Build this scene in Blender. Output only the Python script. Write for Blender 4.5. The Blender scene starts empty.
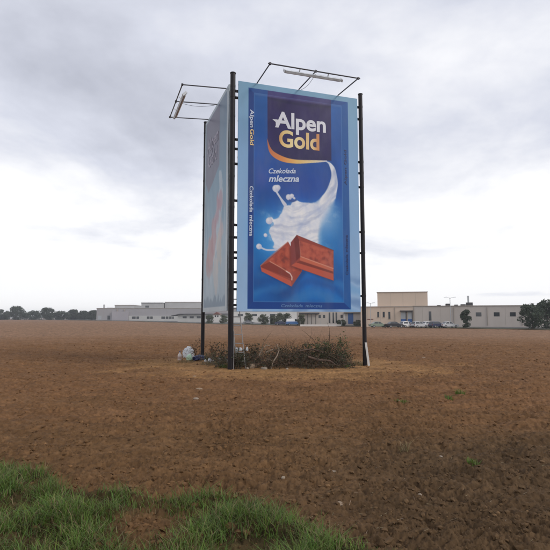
import bpy, bmesh, math, random
import numpy as np
from mathutils import Vector, Matrix, noise as mnoise

# ------------------------------------------------------------------ camera, world, sun, exposure
R = math.radians
scene = bpy.context.scene
COL = scene.collection
random.seed(7)
RNG = np.random.default_rng(7)
CAM_H = 1.6
FPX = 461.7            # focal length in units of a 550 wide frame
PITCH = 0.0928
cam_data = bpy.data.cameras.new("camera")
cam = bpy.data.objects.new("camera", cam_data)
COL.objects.link(cam)
cam_data.sensor_width = 36.0
cam_data.lens = 36.0 * FPX / 550.0
cam_data.shift_x = -0.5 / 550.0
cam_data.clip_start = 0.05
cam_data.clip_end = 9000.0
cam.location = (0, 0, CAM_H)
cam.rotation_euler = (math.pi / 2 + PITCH, 0, 0)
scene.camera = cam

SUN_EL, SUN_AZ = R(36), R(118)       # azimuth measured from +Y towards +X
world = bpy.data.worlds.new("World")
scene.world = world
world.use_nodes = True


SKY_OFF = (-6.811, 11.537, 0)


def build_world():
    nt = world.node_tree
    for n in list(nt.nodes):
        nt.nodes.remove(n)
    N, L = nt.nodes.new, nt.links.new
    out = N("ShaderNodeOutputWorld")
    bg = N("ShaderNodeBackground")
    bg.inputs[1].default_value = 0.1
    L(bg.outputs[0], out.inputs[0])
    sky = N("ShaderNodeTexSky")
    sky.sky_type = 'NISHITA'
    sky.sun_disc = False
    sky.sun_elevation = SUN_EL
    sky.sun_rotation = SUN_AZ
    tc = N("ShaderNodeTexCoord")
    sep = N("ShaderNodeSeparateXYZ")
    L(tc.outputs["Generated"], sep.inputs[0])
    zc = N("ShaderNodeMath"); zc.operation = 'MAXIMUM'; zc.inputs[1].default_value = 0.0
    L(sep.outputs[2], zc.inputs[0])
    za = N("ShaderNodeMath"); za.operation = 'ADD'; za.inputs[1].default_value = 0.22
    L(zc.outputs[0], za.inputs[0])
    dx = N("ShaderNodeMath"); dx.operation = 'DIVIDE'
    dy = N("ShaderNodeMath"); dy.operation = 'DIVIDE'
    L(sep.outputs[0], dx.inputs[0]); L(za.outputs[0], dx.inputs[1])
    L(sep.outputs[1], dy.inputs[0]); L(za.outputs[0], dy.inputs[1])
    cmb = N("ShaderNodeCombineXYZ")
    L(dx.outputs[0], cmb.inputs[0]); L(dy.outputs[0], cmb.inputs[1])
    cmb.inputs[2].default_value = 3.7

    def noise(scale, detail, rough, dist, off):
        mp = N("ShaderNodeMapping")
        mp.inputs["Location"].default_value = off
        L(cmb.outputs[0], mp.inputs["Vector"])
        t = N("ShaderNodeTexNoise")
        t.inputs["Scale"].default_value = scale
        t.inputs["Detail"].default_value = detail
        t.inputs["Roughness"].default_value = rough
        t.inputs["Distortion"].default_value = dist
        L(mp.outputs[0], t.inputs["Vector"])
        return t.outputs["Fac"]
    n1 = noise(1.05, 7, 0.54, 0.35, SKY_OFF)
    n2 = noise(3.0, 6, 0.58, 0.2, (5.1, 2.2, 0))
    base = N("ShaderNodeMapRange"); base.interpolation_type = 'SMOOTHSTEP'
    base.inputs["From Min"].default_value = 0.03
    base.inputs["From Max"].default_value = 0.50
    base.inputs["To Min"].default_value = 1.28
    base.inputs["To Max"].default_value = 0.46
    L(zc.outputs[0], base.inputs["Value"])

    def madd(a, m, c):
        q = N("ShaderNodeMath"); q.operation = 'MULTIPLY_ADD'
        L(a, q.inputs[0]); q.inputs[1].default_value = m
        if isinstance(c, float):
            q.inputs[2].default_value = c
        else:
            L(c, q.inputs[2])
        return q.outputs[0]
    a = madd(n1, 2.3, -1.15)
    b = madd(n2, 0.62, -0.31)
    s = N("ShaderNodeMath"); s.operation = 'ADD'
    L(a, s.inputs[0]); L(b, s.inputs[1])
    s2 = N("ShaderNodeMath"); s2.operation = 'ADD'; s2.use_clamp = True
    L(s.outputs[0], s2.inputs[0]); L(base.outputs[0], s2.inputs[1])
    ramp = N("ShaderNodeValToRGB")
    el = ramp.color_ramp.elements
    el[0].position = 0.0; el[0].color = (0.48, 0.50, 0.585, 1)
    el[1].position = 1.0; el[1].color = (1.08, 1.08, 1.10, 1)
    e = el.new(0.5); e.color = (0.74, 0.765, 0.865, 1)
    L(s2.outputs[0], ramp.inputs[0])
    sc = N("ShaderNodeVectorMath"); sc.operation = 'SCALE'; sc.inputs[3].default_value = 10.0
    L(ramp.outputs[0], sc.inputs[0])
    mx = N("ShaderNodeMix"); mx.data_type = 'RGBA'
    mx.inputs["Factor"].default_value = 0.95
    L(sky.outputs[0], mx.inputs[6]); L(sc.outputs[0], mx.inputs[7])
    L(mx.outputs[2], bg.inputs[0])


build_world()
sun_data = bpy.data.lights.new("sun", 'SUN')
sun_data.energy = 1.4
sun_data.angle = R(18)
sun_data.color = (1.0, 0.95, 0.88)
sun = bpy.data.objects.new("sun", sun_data)
COL.objects.link(sun)
sd = Vector((math.sin(SUN_AZ) * math.cos(SUN_EL), math.cos(SUN_AZ) * math.cos(SUN_EL), math.sin(SUN_EL)))
sun.rotation_euler = sd.to_track_quat('Z', 'Y').to_euler()
sun.location = (0, 0, 60)
vs = scene.view_settings
vs.view_transform = 'Standard'
vs.look = 'None'
vs.exposure = 0.0
vs.gamma = 1.0
vs.use_curve_mapping = False

# ------------------------------------------------------------------ helpers


def smooth(a, b, x):
    t = np.clip((np.asarray(x, float) - a) / (b - a), 0, 1)
    return t * t * (3 - 2 * t)


def lin(c):
    c = np.asarray(c, float)
    if c.max() > 1.5:
        c = c / 255.0
    return np.where(c <= 0.04045, c / 12.92, ((c + 0.055) / 1.055) ** 2.4)


def ray(px, py):
    dx = (px - 275.5) / FPX
    dy = (275 - py) / FPX
    cp, sp = math.cos(PITCH), math.sin(PITCH)
    return Vector((dx, cp - sp * dy, sp + cp * dy))


def at(px, py, depth):
    r = ray(px, py)
    return Vector((0, 0, CAM_H)) + r * (depth / r.y)


def gnd(px, py, z=0.0):
    r = ray(px, py)
    return Vector((0, 0, CAM_H)) + r * ((z - CAM_H) / r.z)


def terrain(x, y):
    """broad shape of the land"""
    x = np.asarray(x, float); y = np.asarray(y, float)
    d = np.hypot(x, y)
    ang = x / np.maximum(y, 1.0)
    z = -0.85 * smooth(30, 110, d) * smooth(-0.4, -0.1, ang) * smooth(0, 20, y)
    return z


def tz(x, y):
    return float(terrain(x, y))


_perm = np.random.default_rng(3).permutation(512)
_perm = np.concatenate([_perm, _perm, _perm])
_gr = np.random.default_rng(4).uniform(0, 2 * np.pi, 512)
_gx, _gy = np.cos(_gr), np.sin(_gr)


def pn(x, y):
    """2-D gradient noise, about -0.7..0.7"""
    xi = np.floor(x).astype(int); yi = np.floor(y).astype(int)
    xf = x - xi; yf = y - yi
    xi &= 511; yi &= 511
    u = xf * xf * xf * (xf * (xf * 6 - 15) + 10)
    v = yf * yf * yf * (yf * (yf * 6 - 15) + 10)

    def g(ix, iy, fx, fy):
        h = _perm[_perm[ix & 511] + (iy & 511)]
        return _gx[h] * fx + _gy[h] * fy
    a = g(xi, yi, xf, yf); b = g(xi + 1, yi, xf - 1, yf)
    c = g(xi, yi + 1, xf, yf - 1); d = g(xi + 1, yi + 1, xf - 1, yf - 1)
    return (a * (1 - u) + b * u) * (1 - v) + (c * (1 - u) + d * u) * v


def fbm(x, y, oct=4, gain=0.5):
    s = 0; a = 1.0
    for k in range(oct):
        s = s + a * pn(x * 2 ** k + 17.3 * k, y * 2 ** k + 5.1 * k)
        a *= gain
    return s


class MB:
    """collects shapes into one mesh"""

    def __init__(s):
        s.v = []; s.f = []; s.sm = []

    def add(s, verts, faces, sm=False):
        o = len(s.v)
        s.v.extend([tuple(q) for q in verts])
        for f in faces:
            s.f.append(tuple(i + o for i in f)); s.sm.append(sm)
        return s

    def obox(s, c, ex, ey, ez):
        """box with centre and three half-axis vectors"""
        c, ex, ey, ez = Vector(c), Vector(ex), Vector(ey), Vector(ez)
        vs_ = [c + ex * i + ey * j + ez * k for k in (-1, 1) for j in (-1, 1) for i in (-1, 1)]
        return s.add(vs_, [(0, 2, 3, 1), (4, 5, 7, 6), (0, 1, 5, 4), (2, 6, 7, 3), (0, 4, 6, 2), (1, 3, 7, 5)])

    def box(s, a, b):
        a, b = Vector(a), Vector(b)
        c = (a + b) / 2; h = (b - a) / 2
        return s.obox(c, (h.x, 0, 0), (0, h.y, 0), (0, 0, h.z))

    def tube(s, pts, rad, n=8, cap=True, sm=True):
        pts = [Vector(p) for p in pts]
        if not hasattr(rad, '__len__'):
            rad = [rad] * len(pts)
        vv = []; up = None
        for i, p in enumerate(pts):
            d = (pts[min(i + 1, len(pts) - 1)] - pts[max(i - 1, 0)]).normalized()
            if up is None:
                up = d.orthogonal().normalized()
            up = (up - d * up.dot(d))
            up = up.normalized() if up.length > 1e-6 else d.orthogonal().normalized()
            w = d.cross(up)
            for k in range(n):
                t = 2 * math.pi * k / n
                vv.append(p + (up * math.cos(t) + w * math.sin(t)) * rad[i])
        ff = []
        for i in range(len(pts) - 1):
            for k in range(n):
                a = i * n + k; b = i * n + (k + 1) % n
                ff.append((a, b, b + n, a + n))
        s.add(vv, ff, sm)
        if cap:
            s.add(vv[:n], [tuple(range(n - 1, -1, -1))])
            s.add(vv[-n:], [tuple(range(n))])
        return s

    def prism(s, poly, a, b):
        """poly: list of Vectors, extruded from offset a to offset b (vectors)"""
        n = len(poly); a, b = Vector(a), Vector(b)
        vv = [Vector(p) + a for p in poly] + [Vector(p) + b for p in poly]
        ff = [tuple(range(n - 1, -1, -1)), tuple(range(n, 2 * n))]
        for i in range(n):
            j = (i + 1) % n
            ff.append((i, j, j + n, i + n))
        return s.add(vv, ff)

    def build(s, name, mat, parent=None, origin=None):
        me = bpy.data.meshes.new(name)
        o = Vector((0, 0, 0))
        if parent is not None:
            o = world_loc(parent)
        elif origin is not None:
            o = Vector(origin)
        me.from_pydata([(v[0] - o.x, v[1] - o.y, v[2] - o.z) for v in s.v], [], s.f)
        me.polygons.foreach_set("use_smooth", s.sm)
        me.update()
        if mat:
            me.materials.append(mat)
        ob = bpy.data.objects.new(name, me)
        COL.objects.link(ob)
        if parent is not None:
            ob.parent = parent
        else:
            ob.location = o
        return ob


def world_loc(ob):
    v = Vector((0, 0, 0))
    while ob is not None:
        v = v + Vector(ob.location); ob = ob.parent
    return v


def np_mesh(name, V, F, mat, parent=None, origin=None, sm=False, colors=None):
    """V (n,3) F (m,3|4) arrays"""
    V = np.asarray(V, np.float32).copy(); F = np.asarray(F, np.int32)
    o = Vector((0, 0, 0))
    if parent is not None:
        o = world_loc(parent)
    elif origin is not None:
        o = Vector(origin)
    V -= np.array(o, np.float32)
    me = bpy.data.meshes.new(name)
    k = F.shape[1]
    me.vertices.add(len(V)); me.vertices.foreach_set("co", V.ravel())
    me.loops.add(F.size); me.loops.foreach_set("vertex_index", F.ravel())
    me.polygons.add(len(F))
    me.polygons.foreach_set("loop_start", np.arange(0, F.size, k, dtype=np.int32))
    me.polygons.foreach_set("use_smooth", np.full(len(F), sm, bool))
    me.update(calc_edges=True)
    if colors is not None:
        ca = me.color_attributes.new("tint", 'FLOAT_COLOR', 'POINT')
        cc = np.ones((len(V), 4), np.float32); cc[:, :3] = colors
        ca.data.foreach_set("color", cc.ravel())
    if mat:
        me.materials.append(mat)
    ob = bpy.data.objects.new(name, me)
    COL.objects.link(ob)
    if parent is not None:
        ob.parent = parent
    else:
        ob.location = o
    return ob


def tag(o, label=None, cat=None, group=None, kind=None):
    if label: o["label"] = label
    if cat: o["category"] = cat
    if group: o["group"] = group
    if kind: o["kind"] = kind
    return o


def empty(name, loc, label=None, cat=None, group=None):
    o = bpy.data.objects.new(name, None)
    COL.objects.link(o)
    o.location = loc
    o.empty_display_size = 0.2
    return tag(o, label, cat, group)


def copy_tree(o, parent=None):
    c = o.copy(); COL.objects.link(c)
    if parent is not None:
        c.parent = parent
    for ch in list(o.children):
        copy_tree(ch, c)
    return c


# ------------------------------------------------------------------ materials
MATS = {}


def mat(name, color, rough=0.7, metal=0.0, var=0.12, scale=6.0, bump=0.0, bscale=40.0, spec=0.5,
        dirt=None, dirt_amt=0.0, dirt_scale=2.0, island=0.0, stretch=(1, 1, 1), attr=False, trans=0.0):
    """procedural principled material with noise in colour, roughness and relief"""
    if name in MATS:
        return MATS[name]
    m = bpy.data.materials.new(name); m.use_nodes = True
    nt = m.node_tree; N, L = nt.nodes.new, nt.links.new
    bs = nt.nodes["Principled BSDF"]
    bs.inputs["Roughness"].default_value = rough
    bs.inputs["Metallic"].default_value = metal
    bs.inputs["Specular IOR Level"].default_value = spec
    tc = N("ShaderNodeTexCoord")
    mp = N("ShaderNodeMapping"); mp.inputs["Scale"].default_value = stretch
    L(tc.outputs["Object"], mp.inputs["Vector"])
    n = N("ShaderNodeTexNoise"); n.inputs["Scale"].default_value = scale
    n.inputs["Detail"].default_value = 6; n.inputs["Roughness"].default_value = 0.6
    L(mp.outputs[0], n.inputs["Vector"])
    if attr:
        at_ = N("ShaderNodeVertexColor"); at_.layer_name = "tint"
        col = at_.outputs[0]
    else:
        rgb = N("ShaderNodeRGB"); rgb.outputs[0].default_value = (*color, 1)
        col = rgb.outputs[0]
    hsv = N("ShaderNodeHueSaturation")
    mr = N("ShaderNodeMapRange")
    mr.inputs["From Min"].default_value = 0.25; mr.inputs["From Max"].default_value = 0.75
    mr.inputs["To Min"].default_value = 1 - var; mr.inputs["To Max"].default_value = 1 + var
    L(n.outputs["Fac"], mr.inputs["Value"])
    val = mr.outputs[0]
    if island:
        ge = N("ShaderNodeNewGeometry")
        mi = N("ShaderNodeMapRange")
        mi.inputs["To Min"].default_value = 1 - island; mi.inputs["To Max"].default_value = 1 + island
        L(ge.outputs["Random Per Island"], mi.inputs["Value"])
        mu = N("ShaderNodeMath"); mu.operation = 'MULTIPLY'
        L(val, mu.inputs[0]); L(mi.outputs[0], mu.inputs[1]); val = mu.outputs[0]
        mh = N("ShaderNodeMapRange")
        mh.inputs["To Min"].default_value = 0.5 - island * 0.06; mh.inputs["To Max"].default_value = 0.5 + island * 0.06
        fr = N("ShaderNodeMath"); fr.operation = 'FRACT'
        m7 = N("ShaderNodeMath"); m7.operation = 'MULTIPLY'; m7.inputs[1].default_value = 7.31
        L(ge.outputs["Random Per Island"], m7.inputs[0]); L(m7.outputs[0], fr.inputs[0])
        L(fr.outputs[0], mh.inputs["Value"]); L(mh.outputs[0], hsv.inputs["Hue"])
    L(val, hsv.inputs["Value"]); L(col, hsv.inputs["Color"])
    outc = hsv.outputs[0]
    if dirt is not None:
        d = N("ShaderNodeTexNoise"); d.inputs["Scale"].default_value = dirt_scale
        d.inputs["Detail"].default_value = 8; d.inputs["Roughness"].default_value = 0.65
        L(mp.outputs[0], d.inputs["Vector"])
        dr = N("ShaderNodeMapRange"); dr.inputs["From Min"].default_value = 0.48
        dr.inputs["From Max"].default_value = 0.72; dr.inputs["To Max"].default_value = dirt_amt
        L(d.outputs["Fac"], dr.inputs["Value"])
        mx = N("ShaderNodeMix"); mx.data_type = 'RGBA'
        L(dr.outputs[0], mx.inputs["Factor"]); L(outc, mx.inputs[6])
        mx.inputs[7].default_value = (*dirt, 1)
        outc = mx.outputs[2]
    L(outc, bs.inputs["Base Color"])
    if bump:
        b = N("ShaderNodeTexNoise"); b.inputs["Scale"].default_value = bscale
        b.inputs["Detail"].default_value = 8; b.inputs["Roughness"].default_value = 0.65
        L(mp.outputs[0], b.inputs["Vector"])
        bp = N("ShaderNodeBump"); bp.inputs["Strength"].default_value = 1.0
        bp.inputs["Distance"].default_value = bump
        L(b.outputs["Fac"], bp.inputs["Height"]); L(bp.outputs[0], bs.inputs["Normal"])
    if trans:
        bs.inputs["Subsurface Weight"].default_value = 0.0
        tr = N("ShaderNodeBsdfTranslucent")
        L(outc, tr.inputs["Color"])
        ms = N("ShaderNodeMixShader"); ms.inputs[0].default_value = trans
        L(bs.outputs[0], ms.inputs[1]); L(tr.outputs[0], ms.inputs[2])
        L(ms.outputs[0], nt.nodes["Material Output"].inputs[0])
    MATS[name] = m
    return m


def glass_mat(name, color, rough=0.08):
    if name in MATS:
        return MATS[name]
    return mat(name, color, rough=rough, var=0.25, scale=1.2, spec=0.8)


M_STEEL = mat("pole_steel", (0.010, 0.008, 0.011), rough=0.5, var=0.3, scale=9, bump=0.0008, spec=0.3, dirt=(0.06, 0.035, 0.022), dirt_amt=0.2, dirt_scale=7)
M_ARM = mat("arm_steel", (0.06, 0.058, 0.07), rough=0.5, var=0.25, scale=12, dirt=(0.09, 0.055, 0.035), dirt_amt=0.4)
M_GALV = mat("galvanised_back", (0.28, 0.29, 0.31), rough=0.5, metal=0.6, var=0.2, scale=8)
M_ALU = mat("aluminium", (0.34, 0.33, 0.33), rough=0.5, metal=0.3, var=0.15, scale=14, dirt=(0.2, 0.15, 0.1), dirt_amt=0.4)
M_LAMP = mat("lamp_housing", (0.72, 0.75, 0.79), rough=0.5, var=0.15, scale=10, dirt=(0.18, 0.16, 0.14), dirt_amt=0.5)
M_LAMPG = mat("lamp_diffuser", (0.8, 0.8, 0.79), rough=0.25, var=0.1, scale=5)

# ------------------------------------------------------------------ ground sheet
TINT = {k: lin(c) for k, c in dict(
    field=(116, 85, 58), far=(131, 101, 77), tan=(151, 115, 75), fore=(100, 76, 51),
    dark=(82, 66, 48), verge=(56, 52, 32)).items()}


def grass_mask(x, y):
    """1 where the grass verge in the near left corner grows"""
    # verge border in ground metres, from the far left towards the camera's right
    bx = np.array([-9.0, -4.4, -2.45, -1.95, -1.52, -1.05, -0.62, -0.2, 0.12, 0.42, 0.75, 1.3])
    by = np.array([7.6, 6.0, 5.08, 4.62, 4.30, 4.16, 4.32, 4.26, 4.02, 3.72, 3.45, 3.0])
    lim = np.interp(x, bx, by) - 0.14 * (1 - smooth(-1.9, -1.1, x)) - 0.08 - 0.24 * smooth(-0.4, 0.6, x)
    n = fbm(np.asarray(x) * 1.7 + 3, np.asarray(y) * 1.7, 3)
    m = smooth(-0.10, 0.12, lim - y + n * 0.28)
    # bare scrape
    bare = np.exp(-(((x + 0.93) / 0.30) ** 2 + ((y - 3.62) / 0.30) ** 2))
    return np.clip(m - 1.15 * bare - 0.25 * smooth(0.1, 0.5, n), 0, 1)


def ground_height(x, y):
    d = np.hypot(x, y)
    z = terrain(x, y)
    pad = np.exp(-(((x - 0.4) / 3.9) ** 4 + ((y - 15.9) / 2.35) ** 4))
    fade = 1 - smooth(25, 70, d)
    a = (1 - 0.75 * pad) * fade
    warp = fbm(x * 0.5, y * 0.5, 2) * 0.8
    z = z + 0.05 * fbm(x * 0.28, y * 0.4, 3) * fade * (1 - pad)
    # tilled ridges run roughly across the view
    t = y * 0.97 - x * 0.12 + warp * 0.35
    z = z + 0.024 * np.sin(t * 2 * np.pi / 0.62 + 1.6 * fbm(x * 0.9, y * 0.9, 2)) * a * smooth(5, 9, d)
    cl = fbm(x * 2.2, y * 3.0 + warp, 3)
    z = z + 0.060 * cl * a
    b1 = np.abs(pn(x * 6.5 + 9, y * 7.5)); b2 = np.abs(pn(x * 14 + 4, y * 15)); b3 = np.abs(pn(x * 31, y * 33 + 7)); b4 = pn(x * 67 + 3, y * 71) * (1 - smooth(5, 12, d))
    z = z + (0.070 * (0.35 - b1) + 0.058 * (0.3 - b2) + 0.040 * (0.3 - b3) + 0.016 * b4) * (0.7 + 0.7 * np.clip(fbm(x * 0.8 + 3, y * 1.3, 3) + 0.35, 0, 1)) * a
    z = z + 0.05 * (pad - 0.2) * smooth(6, 10, d)
    z = z + 0.02 * grass_mask(x, y)
    return z


def build_ground():
    th = np.concatenate([np.linspace(-180, -44, 34)[:-1], np.linspace(-44, 44, 800), np.linspace(44, 180, 34)[1:]])
    th = np.radians(th)
    r = np.concatenate([[0.05, 0.5, 1.0, 1.5, 2.0], np.geomspace(2.3, 45, 760), np.geomspace(45, 2500, 95)[1:]])
    T_, R_ = np.meshgrid(th, r)
    X = R_ * np.sin(T_); Y = R_ * np.cos(T_)
    Z = ground_height(X, Y)
    n, k = X.shape
    V = np.stack([X, Y, Z], -1).reshape(-1, 3)
    idx = np.arange(n * k).reshape(n, k)
    F = np.stack([idx[:-1, :-1], idx[:-1, 1:], idx[1:, 1:], idx[1:, :-1]], -1).reshape(-1, 4)[:, ::-1]
    x, y = X.ravel(), Y.ravel(); d = np.hypot(x, y)
    lowf = fbm(x * 0.25, y * 0.6, 3)
    C = np.repeat(TINT["field"][None], len(x), 0)

    def mixin(w, key):
        C[:] = C * (1 - w[:, None]) + TINT[key][None] * w[:, None]
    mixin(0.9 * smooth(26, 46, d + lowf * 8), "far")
    mixin(0.75 * (1 - smooth(6.0, 11, d + lowf * 2)), "fore")
    mixin(0.75 * smooth(-0.9, 1.1, x - 0.25 * (y - 4) + lowf) * (1 - smooth(4.6, 6.9, y - 0.18 * x + lowf * 1.0)), "dark")
    px_, py_ = (x - 0.3) / 4.9, (y - 15.3) / 3.3
    q = px_ ** 2 + py_ ** 2 + 1.1 * fbm(x * 0.7, y * 1.1, 4)
    mixin(0.75 * (1 - smooth(0.2, 1.5, q)), "tan")
    # beaten ground left of the bags
    q2 = ((x + 3.6) / 2.6) ** 2 + ((y - 17.0) / 1.6) ** 2 + 0.5 * lowf
    mixin(0.55 * (1 - smooth(0.4, 1.3, q2)), "tan")
    mixin(0.8 * grass_mask(x, y), "verge")
    C *= (1 + 0.30 * fbm(x * 0.9, y * 3.3, 4) + 0.26 * pn(x * 5, y * 11) + 0.26 * pn(x * 13, y * 24))[:, None]
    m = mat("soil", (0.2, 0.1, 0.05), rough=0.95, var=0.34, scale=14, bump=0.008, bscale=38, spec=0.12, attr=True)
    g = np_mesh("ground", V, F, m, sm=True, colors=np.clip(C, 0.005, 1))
    tag(g, "brown tilled field stretching to the horizon", "ground", kind="structure")
    return m


M_SOIL = build_ground()


def gz(x, y):
    return float(ground_height(np.array([x]), np.array([y]))[0])


# ------------------------------------------------------------------ yard, road and verge beyond the field
def edge_pt(t, off):
    """point along the far field border (t 0 right .. 1 left), off metres beyond it"""
    a = Vector((45, 110)); b = Vector((-120, 300))
    d = (b - a); nrm = Vector((d.y, -d.x)).normalized()
    if nrm.y < 0: nrm = -nrm
    p = a + d * t + nrm * off
    return p


def strip(name, o0, o1, z, m, label, t0=-0.5, t1=3.0, nt_=120, no=6):
    V = []; F = []
    for i in range(nt_):
        t = t0 + (t1 - t0) * i / (nt_ - 1)
        for j in range(no):
            p = edge_pt(t, o0 + (o1 - o0) * j / (no - 1))
            V.append((p.x, p.y, tz(p.x, p.y) + z))
    for i in range(nt_ - 1):
        for j in range(no - 1):
            a = i * no + j
            F.append((a, a + no, a + no + 1, a + 1))
    o = np_mesh(name, np.array(V), np.array(F), m)
    return tag(o, label, name.replace("_", " "), kind="structure")


M_ASPH = mat("asphalt", (0.11, 0.105, 0.10), rough=0.9, var=0.2, scale=0.4)
M_VERGE = mat("verge_grass", (0.105, 0.10, 0.05), rough=0.95, var=0.35, scale=0.8, bump=0.05, bscale=3)
strip("verge", -2.0, 5.0, 0.10, M_VERGE, "strip of rough grass along the far edge of the field")
strip("road", 5.0, 60.0, 0.14, M_ASPH, "grey asphalt yard and road in front of the factory", no=20)

# ------------------------------------------------------------------ billboard
E_F = Vector((math.cos(0.297), math.sin(0.297), 0))         # along the front panel, left to right
N_F = Vector((math.sin(0.297), -math.cos(0.297), 0))        # towards the viewer
A_F = Vector((-1.19, 14.165, 9.172))                        # top left corner of the front panel
W_F, H_F = 4.202, 7.371
P_NEAR, P_FAR, P_RIGHT = Vector((-1.361, 14.121, 0)), Vector((-2.771, 17.712, 0)), Vector((2.95, 15.422, 0))
D_L = (P_NEAR - P_FAR).normalized()                         # along the side panel, far to near
N_L = Vector((D_L.y, -D_L.x, 0))
if N_L.x > 0: N_L = -N_L
W_L = (P_NEAR - P_FAR).length - 0.46
A_L = P_FAR + D_L * 0.10 + Vector((0, 0, 9.22)) + N_L * 0.02
H_L = 7.40


def wav(u, v, seed):
    u = np.asarray(u, float); v = np.asarray(v, float)
    return 0.010 * pn(u * 0.7 + seed, v * 0.33 + seed) + 0.004 * pn(u * 2.1 + seed, v * 0.8)


class Panel:
    def __init__(s, A, e, n, w, h, seed):
        s.A, s.e, s.n, s.w, s.h, s.seed = A, e, n, w, h, seed

    def pts(s, u, v, off):
        u = np.asarray(u, float).ravel(); v = np.asarray(v, float).ravel()
        o = off + wav(u, v, s.seed)
        A, e, n = np.array(s.A), np.array(s.e), np.array(s.n)
        P = A[None] + e[None] * u[:, None] + n[None] * o[:, None]
        P[:, 2] -= v
        return P

    def P(s, u, v, off=0.0):
        return s.A + s.e * u + s.n * off - Vector((0, 0, v))


PF = Panel(A_F, E_F, N_F, W_F, H_F, 2.3)
PL = Panel(A_L, D_L, N_L, W_L, H_L, 8.7)

billboard = empty("billboard", P_NEAR, "tall two-sided chocolate billboard on black steel poles in the field", "billboard")


def pole(p, h, r):
    m = MB()
    m.tube([(p.x, p.y, -0.3), (p.x, p.y, h)], r, 20)
    m.tube([(p.x, p.y, h), (p.x, p.y, h + 0.02)], r + 0.012, 20)
    return m.build("pole", M_STEEL, billboard)


pole(P_NEAR, 9.39, 0.083)
pole(P_FAR, 9.33, 0.070)
pole(P_RIGHT, 9.34, 0.070)
# grey conduit clipped to the near pole
cx, cy = P_NEAR.x + 0.098, P_NEAR.y - 0.01
cd = MB().tube([(cx, cy, -0.05), (cx, cy, 1.2)], 0.014, 8)
cd.build("conduit", M_ALU, billboard)


def zpx(p, py):
    """height of a photo row at a pole"""
    lo, hi = 0.0, 12.0
    for _ in range(40):
        mid = (lo + hi) / 2
        v = Vector((p.x, p.y, mid - CAM_H))
        d = v.y * math.cos(PITCH) + v.z * math.sin(PITCH)
        u = -v.y * math.sin(PITCH) + v.z * math.cos(PITCH)
        if 275 - FPX * u / d > py: lo = mid
        else: hi = mid
    return lo


def bracket(p, z, e, n, r, reach):
    """clamp round a pole with a stub reaching to the panel frame"""
    m = MB()
    m.tube([(p.x, p.y, z - 0.035), (p.x, p.y, z + 0.035)], r + 0.005, 14)
    c = p + e * (r + reach / 2) + Vector((0, 0, z)) - n * 0.045
    m.obox(c, e * (reach / 2 + 0.03), n * 0.025, (0, 0, 0.035))
    m.tube([c - e * (reach / 2 - 0.03) - n * 0.02, c - e * (reach / 2 - 0.03) + n * 0.06], 0.017, 6)
    return m.build("bracket", M_STEEL, billboard)


for py in (90, 96.5, 138.5, 148, 163, 200, 224.5, 237, 252, 257.5, 272, 282, 289, 305):
    bracket(P_NEAR, zpx(P_NEAR, py), E_F, N_F, 0.083, 0.14)
for py in (107, 119, 162, 173, 187, 232, 253, 296):
    bracket(P_RIGHT, zpx(P_RIGHT, py), -E_F, N_F, 0.07, 0.10)
for k in range(8):
    bracket(P_FAR, 2.1 + k * 0.97, D_L, N_L, 0.07, 0.08)
    bracket(P_NEAR, 2.0 + k * 0.98 + 0.11, -D_L, N_L, 0.083, 0.24)


def back_frame(pn_):
    """steel tube frame behind a panel"""
    for u in (0.06, pn_.w * 0.5, pn_.w - 0.06):
        m = MB(); m.obox(pn_.P(u, pn_.h / 2, -0.062), pn_.e * 0.028, pn_.n * 0.028, (0, 0, pn_.h / 2 - 0.03))
        m.build("frame_post", M_GALV, billboard)
    for k in range(7):
        v = 0.06 + k * (pn_.h - 0.12) / 6
        m = MB(); m.obox(pn_.P(pn_.w / 2, v, -0.118), pn_.e * (pn_.w / 2 - 0.02), pn_.n * 0.026, (0, 0, 0.026))
        m.build("frame_rail", M_STEEL, billboard)


back_frame(PF); back_frame(PL)

# ---- poster artwork painted into the print layer
def sd_poly(U, V, pts):
    pts = np.asarray(pts, float)
    d = np.full(U.shape, 1e9); inside = np.zeros(U.shape, bool)
    n = len(pts)
    for i in range(n):
        ax, ay = pts[i]; bx, by = pts[(i + 1) % n]
        ex, ey = bx - ax, by - ay
        wx, wy = U - ax, V - ay
        t = np.clip((wx * ex + wy * ey) / (ex * ex + ey * ey + 1e-12), 0, 1)
        d = np.minimum(d, np.hypot(wx - ex * t, wy - ey * t))
        c = ((ay > V) != (by > V))
        xi = ax + (V - ay) * ex / (ey if abs(ey) > 1e-9 else 1e-9)
        inside ^= c & (U < xi)
    return np.where(inside, -d, d)


def spl(pts, n=8, closed=False):
    p = np.asarray(pts, float)
    out = []
    m = len(p)
    rng = range(m) if closed else range(m - 1)
    for i in rng:
        if closed:
            a, b, c, d = p[i - 1], p[i], p[(i + 1) % m], p[(i + 2) % m]
        else:
            a, b, c, d = p[max(i - 1, 0)], p[i], p[i + 1], p[min(i + 2, m - 1)]
        for k in range(n):
            t = k / n
            out.append(0.5 * ((2 * b) + (-a + c) * t + (2 * a - 5 * b + 4 * c - d) * t * t + (-a + 3 * b - 3 * c + d) * t ** 3))
    if not closed:
        out.append(p[-1])
    return np.array(out)


def cov(sdist, w=0.012):
    return 1 - smooth(-w, w, sdist)


def over(C, m, c):
    c = np.asarray(c, float)
    if c.ndim == 1: c = c[None, None] / 255.0
    C[:] = C * (1 - m[..., None]) + c * m[..., None]


def line_d(U, V, pts):
    d = np.full(U.shape, 1e9)
    for (ax, ay), (bx, by) in zip(pts[:-1], pts[1:]):
        ex, ey = bx - ax, by - ay
        t = np.clip(((U - ax) * ex + (V - ay) * ey) / (ex * ex + ey * ey + 1e-12), 0, 1)
        d = np.minimum(d, np.hypot(U - ax - ex * t, V - ay - ey * t))
    return d


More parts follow.
